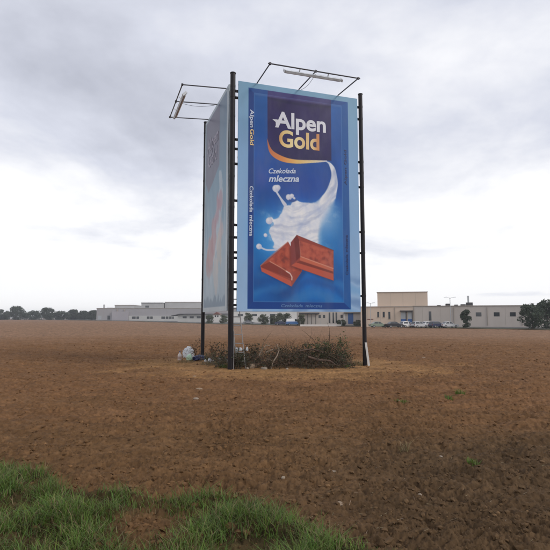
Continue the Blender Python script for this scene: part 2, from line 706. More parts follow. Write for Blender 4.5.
def rgbmix(stops, t):
    t = np.asarray(t, float)
    xs = [s[0] for s in stops]
    return np.stack([np.interp(t, xs, [s[1][k] / 255.0 for s in stops]) for k in range(3)], -1)


def bevel_frame(U, V, C, o, i_, cols):
    """four mitred strips between outer rect o and inner rect i_ (u0,v0,u1,v1)"""
    (a, b, c, d), (p, q, r, s) = o, i_
    quads = dict(left=[(a, b), (p, q), (p, s), (a, d)], right=[(c, b), (r, q), (r, s), (c, d)],
                 top=[(a, b), (c, b), (r, q), (p, q)], bottom=[(a, d), (c, d), (r, s), (p, s)])
    for k, pts in quads.items():
        over(C, cov(sd_poly(U, V, pts), 0.008), cols[k])
    over(C, 0.5 * (1 - smooth(0.0, 0.02, line_d(U, V, [(p, q), (r, q), (r, s), (p, s), (p, q)]))), (104, 144, 196))


def paint_front(U, V):
    h = H_F
    C = rgbmix([(0, (124, 166, 194)), (0.3, (132, 170, 208)), (0.7, (140, 176, 214)), (1, (150, 180, 214))], V / h)
    n1 = fbm(U * 0.9 + 2, V * 0.7, 4); n2 = fbm(U * 2.5 + 9, V * 1.8, 4)
    bg = rgbmix([(0, (38, 92, 164)), (0.25, (32, 84, 162)), (0.42, (28, 76, 160)), (0.55, (26, 86, 168)),
                 (0.72, (22, 108, 184)), (0.85, (18, 92, 168)), (0.95, (28, 104, 178)), (1, (24, 96, 170))], V / h)
    bg = bg * (1 + 0.16 * n1[..., None]) * np.array([0.72, 0.98, 0.98])
    inner = (0.525, 0.335, 3.592, 7.065)
    outer = (0.338, 0.176, 3.838, 7.29)
    over(C, cov(np.maximum(np.maximum(outer[0] - U, U - outer[2]), np.maximum(outer[1] - V, V - outer[3])), 0.008), bg)
    # cyan and violet glows, dark hollows, soft waves at the foot
    g = np.exp(-(((U - 0.95) / 0.5) ** 2 + ((V - 4.95) / 0.75) ** 2)); over(C, 0.6 * g, (40, 136, 204))
    g = np.exp(-(((U - 3.3) / 0.45) ** 2 + ((V - 4.4) / 0.7) ** 2)); over(C, 0.62 * g, (84, 150, 206))
    g = np.exp(-(((U - 0.78) / 0.28) ** 2 + ((V - 3.15) / 0.4) ** 2)); over(C, 0.5 * g, (84, 92, 170))
    g = np.exp(-(((U - 2.2) / 0.8) ** 2 + ((V - 3.2) / 0.5) ** 2)); over(C, 0.5 * g, (30, 62, 146))
    g = np.exp(-(((U - 1.3) / 0.6) ** 2 + ((V - 6.75) / 0.22) ** 2)); over(C, 0.5 * g, (12, 54, 120))
    wv = np.sin((V - 0.32 * np.sin(U * 1.7 + 0.4)) * 9.0 + 2 * n1) * smooth(6.0, 6.5, V) * (U > 0.5)
    over(C, np.clip(0.3 * wv, 0, 1), (70, 140, 200)); over(C, np.clip(-0.25 * wv, 0, 1), (10, 50, 118))
    # purple shield
    sh_b = spl([(0.974, 1.9), (1.058, 2.08), (1.227, 2.24), (1.602, 2.385), (2.018, 2.405), (2.6, 2.36), (3.205, 2.31)], 6)
    shield = [(0.968, 0.19)] + [tuple(p) for p in sh_b] + [(3.21, 0.19)]
    pm = cov(sd_poly(U, V, shield), 0.012)
    pc = rgbmix([(0, (66, 40, 98)), (0.06, (60, 40, 100)), (0.1, (44, 32, 86)), (0.6, (44, 34, 92)), (1, (38, 30, 80))], (V - 0.19) / 2.2)
    pc = pc * (1 + 0.12 * n2[..., None])
    over(C, pm, pc)
    fold = np.exp(-((V - 0.46 - 0.04 * np.cos((U - 2.1) * 2)) / 0.05) ** 2) * pm
    over(C, 0.6 * fold, (26, 22, 66))
    # orange band sweeping into the milk
    sw_o = spl([(0.955, 1.80), (1.0, 2.143), (1.106, 2.34), (1.329, 2.475), (1.602, 2.535), (2.017, 2.53), (2.635, 2.435), (3.05, 2.36)], 6)
    sw_i = spl([(0.974, 1.84), (1.068, 2.08), (1.227, 2.235), (1.602, 2.37), (2.018, 2.40), (2.6, 2.355), (3.05, 2.32)], 6)
    m = cov(sd_poly(U, V, list(sw_o) + list(sw_i[::-1])), 0.010)
    over(C, m, rgbmix([(0, (196, 110, 72)), (0.25, (222, 140, 72)), (0.5, (232, 190, 110)), (0.8, (226, 208, 170)), (1, (214, 210, 218))], (U - 0.95) / 2.1))
    # milk
    so = spl([(2.95, 2.34), (3.10, 2.345), (3.232, 2.42), (3.36, 2.6), (3.44, 3.051), (3.40, 3.363), (3.34, 3.643), (3.248, 3.991), (3.064, 4.274), (2.919, 4.485), (2.828, 4.724), (2.793, 5.2)], 6)
    body = [(2.2, 5.5), (1.394, 5.47), (1.15, 5.36), (1.19, 5.2), (1.10, 5.06), (1.02, 4.86), (1.06, 4.70), (1.17, 4.62), (1.14, 4.52), (1.04, 4.56), (0.97, 4.50),
            (1.0, 4.40), (1.10, 4.38), (1.18, 4.44), (1.295, 4.38), (1.38, 4.28), (1.46, 4.17), (1.50, 4.02), (1.56, 3.93), (1.735, 3.93), (1.82, 3.84), (1.959, 3.75)]
    si = [(2.12, 3.80), (2.324, 3.805), (2.624, 3.733), (2.93, 3.439), (3.114, 3.083), (3.185, 2.767), (3.1, 2.466), (2.99, 2.375)]
    mp_ = list(so) + list(spl(body + si, 6))
    wob = 0.035 * fbm(U * 4, V * 4, 3) * smooth(3.3, 3.9, V)
    ms = sd_poly(U, V, mp_) + wob
    over(C, 0.6 * np.exp(-np.maximum(ms, 0) / 0.2) * smooth(3.5, 4.3, V), (120, 176, 224))
    mc = rgbmix([(0, (186, 196, 222)), (0.35, (214, 218, 230)), (0.7, (232, 232, 236)), (1, (240, 238, 238))],
                0.60 + 0.6 * fbm(U * 1.5 + V * 0.9 + 4, V * 2.4 - U * 1.2, 4) + 0.25 * pn(U * 9, V * 5) * smooth(3.3, 4, V))
    fl = np.sqrt((U - 1.6) ** 2 + (V - 2.3) ** 2)                      # rings round the inside of the sweep
    stv = fbm(fl * 5.5 + 0.5 * n2, np.arctan2(V - 2.3, U - 1.6) * 1.6, 4)
    mc = mc * (1 - np.clip(0.28 * stv + 0.04, 0, 0.3)[..., None] * np.array([1.0, 0.85, 0.5]))
    wsoft = 0.022 + 0.16 * smooth(2.45, 2.95, U) * smooth(3.55, 3.95, V)
    over(C, cov(ms + wsoft * 0.6, wsoft), mc)
    over(C, 0.35 * np.exp(-(((U - 2.95) / 0.35) ** 2 + ((V - 4.35) / 0.45) ** 2)), (200, 214, 234))
    wisp = np.clip(1.6 * (fbm(U * 3.1 + 1, V * 3.4 - U, 4) - 0.12), 0, 1) * np.exp(-np.maximum(ms, 0) / 0.16) * (ms > 0) * smooth(3.7, 4.2, V)
    over(C, 0.8 * wisp, (206, 214, 230))
    crease = np.exp(-(line_d(U, V, spl([(3.32, 2.7), (3.33, 3.1), (3.15, 3.6), (2.75, 4.0), (2.3, 4.3), (2.0, 4.8)], 6)) / 0.05) ** 2)
    over(C, 0.35 * crease, (160, 176, 212))
    for (bx, by, r) in ((1.255, 3.43, 0.12), (1.32, 3.39, 0.09), (1.69, 3.68, 0.10), (1.80, 3.63, 0.075), (1.03, 4.50, 0.11), (0.91, 4.965, 0.062), (0.70, 5.336, 0.092), (1.88, 3.70, 0.04)):
        dd = np.hypot(U - bx, V - by)
        over(C, cov(dd - r, 0.015), rgbmix([(0, (230, 228, 232)), (1, (186, 190, 214))], (np.hypot(U - bx + r * 0.3, V - by + r * 0.3)) / (r * 1.4)))
    tl = line_d(U, V, spl([(1.25, 3.50), (1.33, 3.62), (1.44, 3.77), (1.56, 3.93)], 6)); over(C, cov(tl - 0.032 - 0.03 * smooth(3.7, 3.95, V), 0.014), (206, 208, 222))
    tl = line_d(U, V, spl([(0.72, 5.34), (0.86, 5.41), (1.0, 5.435), (1.25, 5.42)], 6)); over(C, cov(tl - 0.028, 0.014), (196, 204, 222))
    tl = line_d(U, V, spl([(1.72, 3.78), (1.83, 3.80), (1.93, 3.76)], 6)); over(C, 0.8 * cov(tl - 0.03, 0.02), (52, 76, 140))
    # chocolate pieces: left, then right over it
    emb = fbm(U * 5, V * 5, 3)

    def shape(pts, col, w=0.010, a=1.0):
        over(C, a * cov(sd_poly(U, V, pts), w), col)
    shape([(0.72, 6.02), (0.78, 6.12), (1.80, 6.66), (2.2, 6.2), (2.3, 6.1), (3.2, 6.43), (3.28, 6.30), (1.8, 5.9)], (14, 52, 112), 0.08, 0.55)
    LQ = [(0.749, 5.951), (1.664, 5.140), (1.82, 5.4), (2.137, 6.067), (1.778, 6.575), (0.79, 6.12)]
    shape(LQ, (158, 70, 56))
    top = [(0.80, 5.955), (1.655, 5.20), (1.80, 5.42), (2.06, 6.0), (1.735, 6.16), (1.063, 5.80)]
    over(C, cov(sd_poly(U, V, top), 0.015), rgbmix([(0, (130, 56, 48)), (0.5, (170, 74, 56)), (1, (186, 90, 66))], 0.5 + 0.9 * emb))
    shape([(0.749, 5.951), (1.063, 5.80), (1.735, 6.16), (1.765, 6.33), (0.80, 6.0)], (134, 54, 44))
    shape([(0.76, 5.99), (1.76, 6.40), (1.778, 6.575), (0.79, 6.12)], (190, 86, 66))
    over(C, 0.9 * cov(line_d(U, V, [(0.749, 5.945), (1.0, 5.70), (1.25, 5.48), (1.655, 5.145)]) - 0.012, 0.014), (184, 112, 92))
    over(C, 0.95 * cov(line_d(U, V, [(1.063, 5.80), (1.40, 5.97), (1.715, 6.15)]) - 0.014, 0.016), (206, 140, 116))
    over(C, 0.95 * cov(line_d(U, V, [(1.60, 6.09), (1.73, 6.165), (1.79, 6.27), (1.785, 6.36)]) - 0.018, 0.016), (232, 200, 190))
    RQ = [(1.752, 5.16), (1.958, 4.905), (3.245, 5.345), (3.233, 6.355), (1.763, 5.915)]
    shape([(1.70, 5.3), (1.73, 5.93), (2.1, 6.09), (2.1, 5.3)], (84, 32, 34), 0.06, 0.55)
    shape(RQ, (150, 66, 55))
    shape([(1.752, 5.16), (1.958, 4.905), (2.03, 5.09), (2.07, 5.62), (1.763, 5.915)], (132, 58, 56))
    shape([(1.86, 5.03), (1.958, 4.905), (2.06, 5.10), (2.09, 5.60), (1.94, 5.74)], (112, 44, 42))
    over(C, cov(sd_poly(U, V, [(2.05, 5.08), (3.235, 5.38), (3.228, 5.955), (2.088, 5.60)]), 0.014),
         rgbmix([(0, (138, 62, 54)), (0.5, (178, 84, 66)), (1, (190, 96, 74))], 0.5 + 0.8 * emb))
    shape([(2.088, 5.60), (3.226, 5.955), (3.222, 6.05), (2.05, 5.72)], (194, 100, 74))
    shape([(2.05, 5.74), (3.222, 6.06), (3.226, 6.12), (1.95, 5.80)], (128, 54, 44))
    shape([(1.93, 5.80), (3.226, 6.13), (3.233, 6.345), (1.77, 5.90)], (186, 84, 64))
    over(C, 0.95 * cov(line_d(U, V, [(2.088, 5.60), (2.7, 5.79), (3.224, 5.95)]) - 0.014, 0.016), (214, 146, 122))
    over(C, 0.8 * cov(line_d(U, V, [(2.05, 5.10), (2.088, 5.60)]) - 0.012, 0.014), (186, 110, 92))
    over(C, 0.6 * cov(line_d(U, V, [(1.958, 4.91), (3.245, 5.35)]) - 0.010, 0.014), (108, 46, 42))
    # moulded wrapper border
    bevel_frame(U, V, C, outer, inner, dict(left=(20, 60, 130), right=(30, 88, 156), top=(34, 80, 148), bottom=(16, 62, 134)))
    tb = (U > 0.97) & (U < 3.21) & (V < 0.335) & (V > 0.176)
    over(C, 0.75 * tb.astype(float), (72, 48, 108))
    sl = np.exp(-((V - 0.37) / 0.03) ** 2) * ((U > 0.55) & (U < 3.58)); over(C, 0.35 * sl, (120, 130, 180))
    return C


def paint_side(U, V):  # print colours paled to carry the sky sheen of a grazing view
    w, h = W_L, H_L
    n1 = fbm(U * 0.8 + 5, V * 0.6 + 3, 4); n2 = fbm(U * 2.2, V * 1.5 + 8, 4)
    C = rgbmix([(0, (176, 186, 192)), (1, (196, 202, 204))], V / h)
    bg = rgbmix([(0, (84, 112, 140)), (0.2, (84, 122, 150)), (0.35, (88, 138, 166)), (0.55, (112, 152, 176)),
                 (0.8, (158, 178, 192)), (1, (168, 186, 196))], V / h + 0.08 * n1)
    ins = np.maximum(np.maximum(0.16 - U, U - w + 0.22), np.maximum(0.12 - V, V - h + 0.16))
    over(C, cov(ins, 0.01), bg)
    sh = [(0.25, 0.14), (0.25, 2.5), (0.7, 2.95), (1.3, 2.75), (2.25, 2.35), (2.25, 0.14)]
    over(C, 0.8 * cov(sd_poly(U, V, sh), 0.05), (84, 70, 102))
    # milk
    mk = spl([(2.2, 2.5), (2.75, 3.0), (2.6, 4.2), (2.2, 5.2), (1.2, 5.8), (0.6, 5.2), (1.2, 4.6), (1.9, 3.8), (2.3, 3.1)], 6, True)
    over(C, 0.7 * cov(sd_poly(U, V, mk) + 0.15 * n2, 0.05), (202, 206, 212))
    for (a, b, r, c) in ((2.4, 3.6, 0.20, (176, 120, 140)), (2.05, 4.1, 0.30, (172, 112, 132)), (1.6, 4.75, 0.38, (178, 116, 128)), (1.2, 5.3, 0.40, (176, 110, 112)),
                         (0.75, 5.7, 0.26, (182, 126, 124)), (2.3, 5.3, 0.34, (210, 188, 172)), (1.9, 6.0, 0.36, (206, 190, 182)), (2.7, 4.6, 0.2, (206, 170, 170))):
        over(C, 0.7 * cov(np.hypot((U - a), (V - b) * 0.55) - r + 0.32 * n2, 0.10), c)
    st = fbm(U * 3.2 + 2, V * 0.7, 4)
    over(C, np.clip(0.55 * st, 0, 0.5) * smooth(2.8, 4.0, V), (216, 220, 224))
    C *= np.array([0.90, 0.93, 0.95])
    # jagged blue foot
    peak = h - 0.30 - 0.30 * np.abs(pn(U * 2.1 + 3.3, U * 0 + 0.4)) * 1.8 - 0.25 * np.maximum(0, pn(U * 5 + 1, U * 0 + 2.2))
    over(C, 0.7 * smooth(-0.06, 0.06, V - peak) * cov(ins, 0.01), (92, 118, 142))
    return C


def print_mat(name, rough, bumpd):
    m = mat(name, (1, 1, 1), rough=rough, var=0.05, scale=1.6, spec=0.32, attr=True, dirt=(0.22, 0.22, 0.23), dirt_amt=0.16,
            dirt_scale=1.1, stretch=(1, 1, 0.35))
    return m


def poster(pnl, paint, nu, nv, m, parent, off):
    u = np.linspace(0, pnl.w, nu); v = np.linspace(0, pnl.h, nv)
    U, V = np.meshgrid(u, v)
    C = np.clip(paint(U, V), 0, 1)
    P = pnl.pts(U, V, off)
    idx = np.arange(nu * nv).reshape(nv, nu)
    F = np.stack([idx[:-1, :-1], idx[1:, :-1], idx[1:, 1:], idx[:-1, 1:]], -1).reshape(-1, 4)
    return np_mesh("poster", P, F, m, parent=parent, sm=True, colors=lin(C.reshape(-1, 3)))


M_PRINT = print_mat("printed_vinyl", 0.42, 0.0)
M_PRINT2 = print_mat("printed_vinyl_side", 0.38, 0.0)
M_SHEET = mat("panel_sheet", tuple(lin((140, 165, 190))), rough=0.5, var=0.08, scale=2)
M_SHEET2 = mat("panel_sheet_side", tuple(lin((176, 186, 192))), rough=0.5, var=0.08, scale=2)


def panel_sheet(pnl, m):
    b = MB(); b.obox(pnl.P(pnl.w / 2, pnl.h / 2, -0.018), pnl.e * (pnl.w / 2), pnl.n * 0.014, (0, 0, pnl.h / 2))
    return b.build("panel", m, billboard)


front = panel_sheet(PF, M_SHEET)
front["label"] = "blue front panel with milk splash and chocolate pieces"
poster(PF, paint_front, 300, 520, M_PRINT, front, 0.012)
side = panel_sheet(PL, M_SHEET2)
side["label"] = "side panel seen almost edge on, pale sky sheen painted into its print"
poster(PL, paint_side, 150, 320, M_PRINT2, side, 0.012)


# ---- lettering
def text_mesh(body, offset=0.0, shear=0.0, space=1.0):
    cu = bpy.data.curves.new("letters", 'FONT')
    cu.body = body; cu.size = 1.0; cu.offset = offset; cu.shear = shear
    cu.resolution_u = 5; cu.space_character = space
    ob = bpy.data.objects.new("letters", cu); COL.objects.link(ob)
    bpy.context.view_layer.update()
    dg = bpy.context.evaluated_depsgraph_get()
    me = bpy.data.meshes.new_from_object(ob.evaluated_get(dg))
    V = np.array([v.co[:] for v in me.vertices]); F = [tuple(p.vertices) for p in me.polygons]
    bpy.data.objects.remove(ob); bpy.data.curves.remove(cu); bpy.data.meshes.remove(me)
    return V, F


def lettering(pnl, parent, body, m, u0, u1, base, cap=None, offset=0.0, shear=0.0, rot=0, space=1.0, tilt=0.0, name="lettering"):
    """fit a line of text: rot 0 along u with baseline v=base; rot 1 reading downwards (u0,u1 are then v limits, base is u)"""
    V, F = text_mesh(body, offset, shear, space)
    x, y = V[:, 0], V[:, 1]
    s = (u1 - u0) / (x.max() - x.min())
    X = (x - x.min()) * s
    sy = s if cap is None else cap / 0.73
    Yh = y * sy
    if rot == 0:
        u = u0 + X; v = base - Yh - tilt * X
    elif rot == 1:
        u = base + Yh; v = u0 + X
    else:
        u = base - Yh; v = u1 - X
    P = pnl.pts(u, v, 0.0185)
    b = MB(); b.add([tuple(p) for p in P], F)
    o = b.build(name, m, parent)
    # consistent facing
    return o


M_TXTW = mat("ink_white", tuple(lin((224, 224, 232))), rough=0.45, var=0.05, scale=3)
M_TXTW2 = mat("ink_pale", tuple(lin((200, 210, 228))), rough=0.45, var=0.05, scale=3)
M_TXTD = mat("ink_dark_blue", tuple(lin((26, 40, 92))), rough=0.45, var=0.05, scale=3)
M_TXTF = mat("ink_faint_blue", tuple(lin((88, 126, 178))), rough=0.45, var=0.05, scale=3)
M_TXTP = mat("ink_sheen_white", tuple(lin((136, 130, 152))), rough=0.45, var=0.05, scale=3)  # side lettering, low contrast of the sky sheen put into the ink colour


def gold_mat():
    m = bpy.data.materials.new("ink_gold"); m.use_nodes = True
    nt = m.node_tree; N, L = nt.nodes.new, nt.links.new
    bs = nt.nodes["Principled BSDF"]; bs.inputs["Roughness"].default_value = 0.45
    tc = N("ShaderNodeTexCoord"); sp = N("ShaderNodeSeparateXYZ"); L(tc.outputs["Generated"], sp.inputs[0])
    n = N("ShaderNodeTexNoise"); n.inputs["Scale"].default_value = 3; L(tc.outputs["Generated"], n.inputs["Vector"])
    a = N("ShaderNodeMath"); a.operation = 'MULTIPLY_ADD'; a.inputs[1].default_value = 0.12; L(n.outputs["Fac"], a.inputs[0]); L(sp.outputs[0], a.inputs[2])
    r = N("ShaderNodeValToRGB"); el = r.color_ramp.elements
    el[0].position = 0.02; el[0].color = (*lin((206, 136, 70)), 1)
    el[1].position = 1.0; el[1].color = (*lin((206, 140, 84)), 1)
    for p, c in ((0.16, (236, 200, 130)), (0.45, (240, 222, 168)), (0.72, (226, 184, 120)), (0.86, (234, 204, 146))):
        e = el.new(p); e.color = (*lin(c), 1)
    L(a.outputs[0], r.inputs[0]); L(r.outputs[0], bs.inputs["Base Color"])
    return m


M_GOLD = gold_mat()
lettering(PF, front, "Alpen", M_TXTW, 1.22, 3.01, 1.375, cap=0.55, offset=0.026, tilt=0.012)
b = MB()
tick = [(1.135, 1.135), (1.30, 1.125), (1.40, 1.18), (1.30, 1.24), (1.25, 1.34), (1.245, 1.215)]
b.add([tuple(p) for p in PF.pts([q[0] for q in tick], [q[1] for q in tick], 0.0195)], [tuple(range(len(tick)))])
b.build("lettering", M_TXTW, front)
lettering(PF, front, "Gold", M_GOLD, 1.36, 2.77, 2.01, cap=0.57, offset=0.026, tilt=0.01)
lettering(PF, front, "Czekolada", M_TXTW2, 1.01, 1.93, 2.955, cap=0.17, offset=0.012, shear=0.25, tilt=0.10)
lettering(PF, front, "mleczna", M_TXTW2, 1.01, 2.05, 3.225, cap=0.215, offset=0.024, shear=0.22, tilt=0.09)
lettering(PF, front, "Alpen", M_TXTW2, 0.90, 1.50, 0.395, cap=0.13, offset=0.02, rot=1)
lettering(PF, front, "Gold", M_GOLD, 1.55, 2.08, 0.395, cap=0.13, offset=0.02, rot=1)
lettering(PF, front, "Czekolada", M_TXTW2, 3.42, 4.26, 0.39, cap=0.12, offset=0.016, rot=1)
lettering(PF, front, "mleczna", M_TXTW2, 4.36, 5.02, 0.39, cap=0.12, offset=0.016, rot=1)
lettering(PF, front, "Gold", M_TXTD, 1.88, 2.4, 3.76, cap=0.09, offset=0.012, rot=2)
lettering(PF, front, "Alpen", M_TXTD, 2.5, 3.1, 3.76, cap=0.09, offset=0.012, rot=2)
lettering(PF, front, "mleczna", M_TXTD, 4.81, 5.38, 3.765, cap=0.09, offset=0.012, rot=2)
lettering(PF, front, "Czekolada", M_TXTD, 5.46, 6.15, 3.765, cap=0.09, offset=0.012, rot=2)
lettering(PF, front, "Czekolada", M_TXTF, 1.43, 2.15, 7.23, cap=0.10, offset=0.012, shear=0.2)
lettering(PF, front, "mleczna", M_TXTF, 2.24, 2.82, 7.23, cap=0.10, offset=0.012, shear=0.2)
lettering(PL, side, "Alpen", M_TXTP, 0.45, 2.1, 1.38, cap=0.5, offset=0.026)
lettering(PL, side, "Gold", M_TXTP, 0.6, 1.9, 2.0, cap=0.5, offset=0.026)


# ---- lamp gantries
def gantry(pnl, us, reach, drop, lamp_u0, lamp_u1):
    ends = []
    for u in us:
        s = pnl.P(u, 0.012, -0.06)
        t = pnl.P(u, 0.012 - 0.02 + drop, reach)
        t0 = pnl.P(u, -0.022, 0.02)
        m = MB(); m.tube([s, t0, t], 0.019, 8); m.build("lamp_arm", M_ARM, billboard)
        m = MB(); m.obox(t, pnl.e * 0.03, pnl.n * 0.03, (0, 0, 0.03)); m.build("clamp", M_ARM, billboard)
        ends.append(t)
    m = MB(); m.tube([ends[0] - pnl.e * 0.06, ends[-1] + pnl.e * 0.06], 0.019, 8); m.build("lamp_bar", M_ARM, billboard)
    # long strip floodlight slung inside the bar, tipped towards the panel
    c = pnl.P((lamp_u0 + lamp_u1) / 2, drop + 0.045, reach - 0.17)
    L_ = (lamp_u1 - lamp_u0) / 2
    up = (pnl.n * 0.72 + Vector((0, 0, 0.69))).normalized(); n2 = (pnl.n * 0.69 - Vector((0, 0, 0.72))).normalized()
    m = MB()
    prof = [(-0.085, -0.02), (-0.065, 0.04), (0.065, 0.04), (0.085, -0.02)]
    m.prism([c + n2 * a + up * b_ for a, b_ in prof], -pnl.e * L_, pnl.e * L_)
    for s_ in (-1, 1):
        m.obox(c + pnl.e * L_ * s_ + up * 0.008, pnl.e * 0.02, n2 * 0.09, up * 0.04)
    for s_ in (-0.5, 0.5):
        m.obox(c + pnl.e * L_ * s_ + up * 0.09 - n2 * 0.01, pnl.e * 0.015, n2 * 0.015, up * 0.06)
    fl = m.build("floodlight", M_LAMP, billboard)
    m = MB(); m.tube([c - up * 0.028 - pnl.e * (L_ - 0.04), c - up * 0.028 + pnl.e * (L_ - 0.04)], 0.03, 10)
    m.build("lamp_tube", M_LAMPG, fl)
    um = us[1] + 0.03; c0 = pnl.P(um, drop, reach - 0.1); c1 = pnl.P(um, 0.01, 0.1)
    m = MB(); m.tube([c0.lerp(c1, t) - Vector((0, 0, 0.03 + 0.09 * math.sin(math.pi * t))) for t in np.linspace(0, 1, 9)], 0.006, 5); m.build("cable", M_STEEL, billboard)


gantry(PF, (0.62, 2.06, 3.48), 1.5, 0.15, 1.12, 2.98)
gantry(PL, (0.42, 1.78, 3.02), 1.46, 0.13, 0.60, 2.55)


# ------------------------------------------------------------------ buildings beyond the field
def X(px, d): return at(px, 300, d).x
def Zp(py, d): return at(275, py, d).z


M_GREYW = mat("grey_cladding", (0.34, 0.325, 0.335), rough=0.7, var=0.08, scale=0.12, dirt=(0.22, 0.21, 0.21), dirt_amt=0.35, dirt_scale=0.06)
M_GREYW2 = mat("mauve_cladding", (0.36, 0.335, 0.355), rough=0.7, var=0.08, scale=0.12)
M_PALEW = mat("pale_plinth", (0.48, 0.47, 0.45), rough=0.75, var=0.1, scale=0.2)
M_ROOFB = mat("roof_block_cladding", (0.42, 0.42, 0.42), rough=0.65, var=0.1, scale=0.15)
M_DARKR = mat("dark_roof", (0.045, 0.042, 0.045), rough=0.7, var=0.2, scale=0.5)
M_WIN = glass_mat("dark_window", (0.035, 0.04, 0.045))
M_BEIGE = mat("beige_render", (0.60, 0.485, 0.385), rough=0.85, var=0.06, scale=0.25, dirt=(0.46, 0.38, 0.31), dirt_amt=0.4, dirt_scale=0.12, stretch=(1, 1, 0.5))
M_BEIGE2 = mat("greyish_render", (0.48, 0.43, 0.39), rough=0.85, var=0.06, scale=0.25, dirt=(0.30, 0.26, 0.23), dirt_amt=0.4, dirt_scale=0.12, stretch=(1, 1, 0.5))
M_COPE = mat("coping", (0.33, 0.29, 0.25), rough=0.7, var=0.1, scale=0.5)
M_BLUE = mat("blue_door_paint", (0.03, 0.10, 0.30), rough=0.5, var=0.12, scale=1)
M_GREYD = mat("grey_door_paint", (0.38, 0.40, 0.42), rough=0.5, var=0.1, scale=1)
M_WHITEB = mat("white_render", (0.62, 0.60, 0.57), rough=0.8, var=0.08, scale=0.4)
M_REDR = mat("red_brown_roof", (0.16, 0.065, 0.05), rough=0.8, var=0.2, scale=0.8)


def bld_box(name, m, parent, d, x0, x1, ytop, ybot=None, depth=20, zb=None, front_off=0.0):
    """box whose front face spans photo columns x0..x1 at distance d, top at row ytop"""
    a, b_ = X(x0, d), X(x1, d)
    z1 = Zp(ytop, d); z0 = zb if zb is not None else Zp(ybot, d)
    return MB().box((a, d - front_off, z0), (b_, d + depth, z1)).build(name, m, parent)


def face_piece(name, m, parent, d, x0, x1, y0, y1, thick=0.12, proud=0.06):
    return MB().box((X(x0, d), d - proud, Zp(y1, d)), (X(x1, d), d + thick, Zp(y0, d))).build(name, m, parent)


def coping(parent, d, x0, x1, ytop, depth, m=M_COPE, h=0.25):
    a, b_ = X(x0, d), X(x1, d); z = Zp(ytop, d)
    MB().box((a - 0.15, d - 0.15, z + 0.003), (b_ + 0.15, d + depth + 0.15, z + h)).build("coping", m, parent)


# long grey warehouse, left
D = 300.0
wh = empty("warehouse", (X(150, D), D, 0), "long low grey industrial warehouse with boxy roof extensions, left of the billboard", "warehouse")
bld_box("wall", M_GREYW, wh, D, 97, 240, 308.6, depth=40, zb=-0.6)
bld_box("wall", M_GREYW2, wh, D, 113, 129, 311.5, depth=1, zb=-0.6, front_off=1.5)
bld_box("plinth", M_PALEW, wh, D, 129.3, 240, 315.8, depth=1.0, zb=-0.6, front_off=0.5)
bld_box("roof_block", M_ROOFB, wh, D + 6, 115, 134, 305.4, 308.9, depth=18)
bld_box("roof_block", M_ROOFB, wh, D + 3, 141.5, 163, 303.2, 308.8, depth=25)
bld_box("roof_block", M_ROOFB, wh, D + 6, 165, 201, 302.4, 308.9, depth=25)
bld_box("roof_block", M_ROOFB, wh, D + 8, 103.5, 104.6, 304.6, 308.9, depth=1.0)
bld_box("roof_block", M_ROOFB, wh, D + 5, 107, 112, 307.6, 308.9, depth=10)
coping(wh, D, 97, 240, 308.6, 40, h=0.35)
coping(wh, D + 3, 141.5, 163, 303.2, 25, m=M_DARKR, h=0.4)
coping(wh, D + 6, 165, 201, 302.4, 25, h=0.4)
coping(wh, D + 6, 115, 134, 305.4, 18, h=0.3)
face_piece("window", M_WIN, wh, D + 3, 145.5, 149, 305.6, 307.6)
for (x0, x1) in ((132.6, 136.2), (137.0, 139.6), (147.4, 150.0), (150.6, 153.2), (161.8, 165.4), (166.2, 168.8), (169.6, 172.0), (172.6, 174.2), (186, 190), (192, 196), (198, 202)):
    face_piece("window", M_WIN, wh, D - 0.5, x0, x1, 316.5, 318.9)
face_piece("door", M_WIN, wh, D, 108.0, 110.6, 315.6, 319.6)
face_piece("door", M_GREYD, wh, D, 98.5, 102, 315.6, 319.6)

# dark roofed shed in front of it
D = 262.0
sh = empty("shed", (X(200, D), D, 0), "low pale shed with a dark sloping roof in front of the grey warehouse", "shed")
bld_box("wall", M_PALEW, sh, D, 178, 229, 314.9, depth=10, zb=-0.6)
a, b_ = X(172, D), X(231, D)
z0, z1 = Zp(315.6, D), Zp(313.7, D)
MB().prism([Vector((a, 0, z0 - 0.25)), Vector((a + 5, 0, z1 - 0.5)), Vector((b_, 0, z1 - 0.4)), Vector((b_, 0, z1 + 0.1)), Vector((a + 5, 0, z1)), Vector((a, 0, z0))],
           (0, D - 1.2, 0), (0, D + 10.6, 0)).build("roof", M_DARKR, sh)
for x0 in (183, 190, 197, 206, 212):
    face_piece("window", M_WIN, sh, D, x0, x0 + 4, 316.2, 318.2)

# small houses between the poles
D = 215.0
hs = empty("house", (X(217, D), D, 0), "small white house with a reddish roof seen between two poles", "house")
bld_box("wall", M_WHITEB, hs, D, 213.5, 220, 314.4, depth=7, zb=-0.5)
a, b_ = X(212.8, D), X(220.7, D)
MB().prism([Vector((a, 0, Zp(314.5, D))), Vector((b_, 0, Zp(314.5, D))), Vector(((a + b_) / 2, 0, Zp(312.0, D)))], (0, D - 0.4, 0), (0, D + 7.4, 0)).build("roof", M_REDR, hs)
face_piece("window", M_WIN, hs, D, 215, 216.2, 315.4, 317.0)
face_piece("window", M_WIN, hs, D, 217.4, 218.6, 315.4, 317.0)

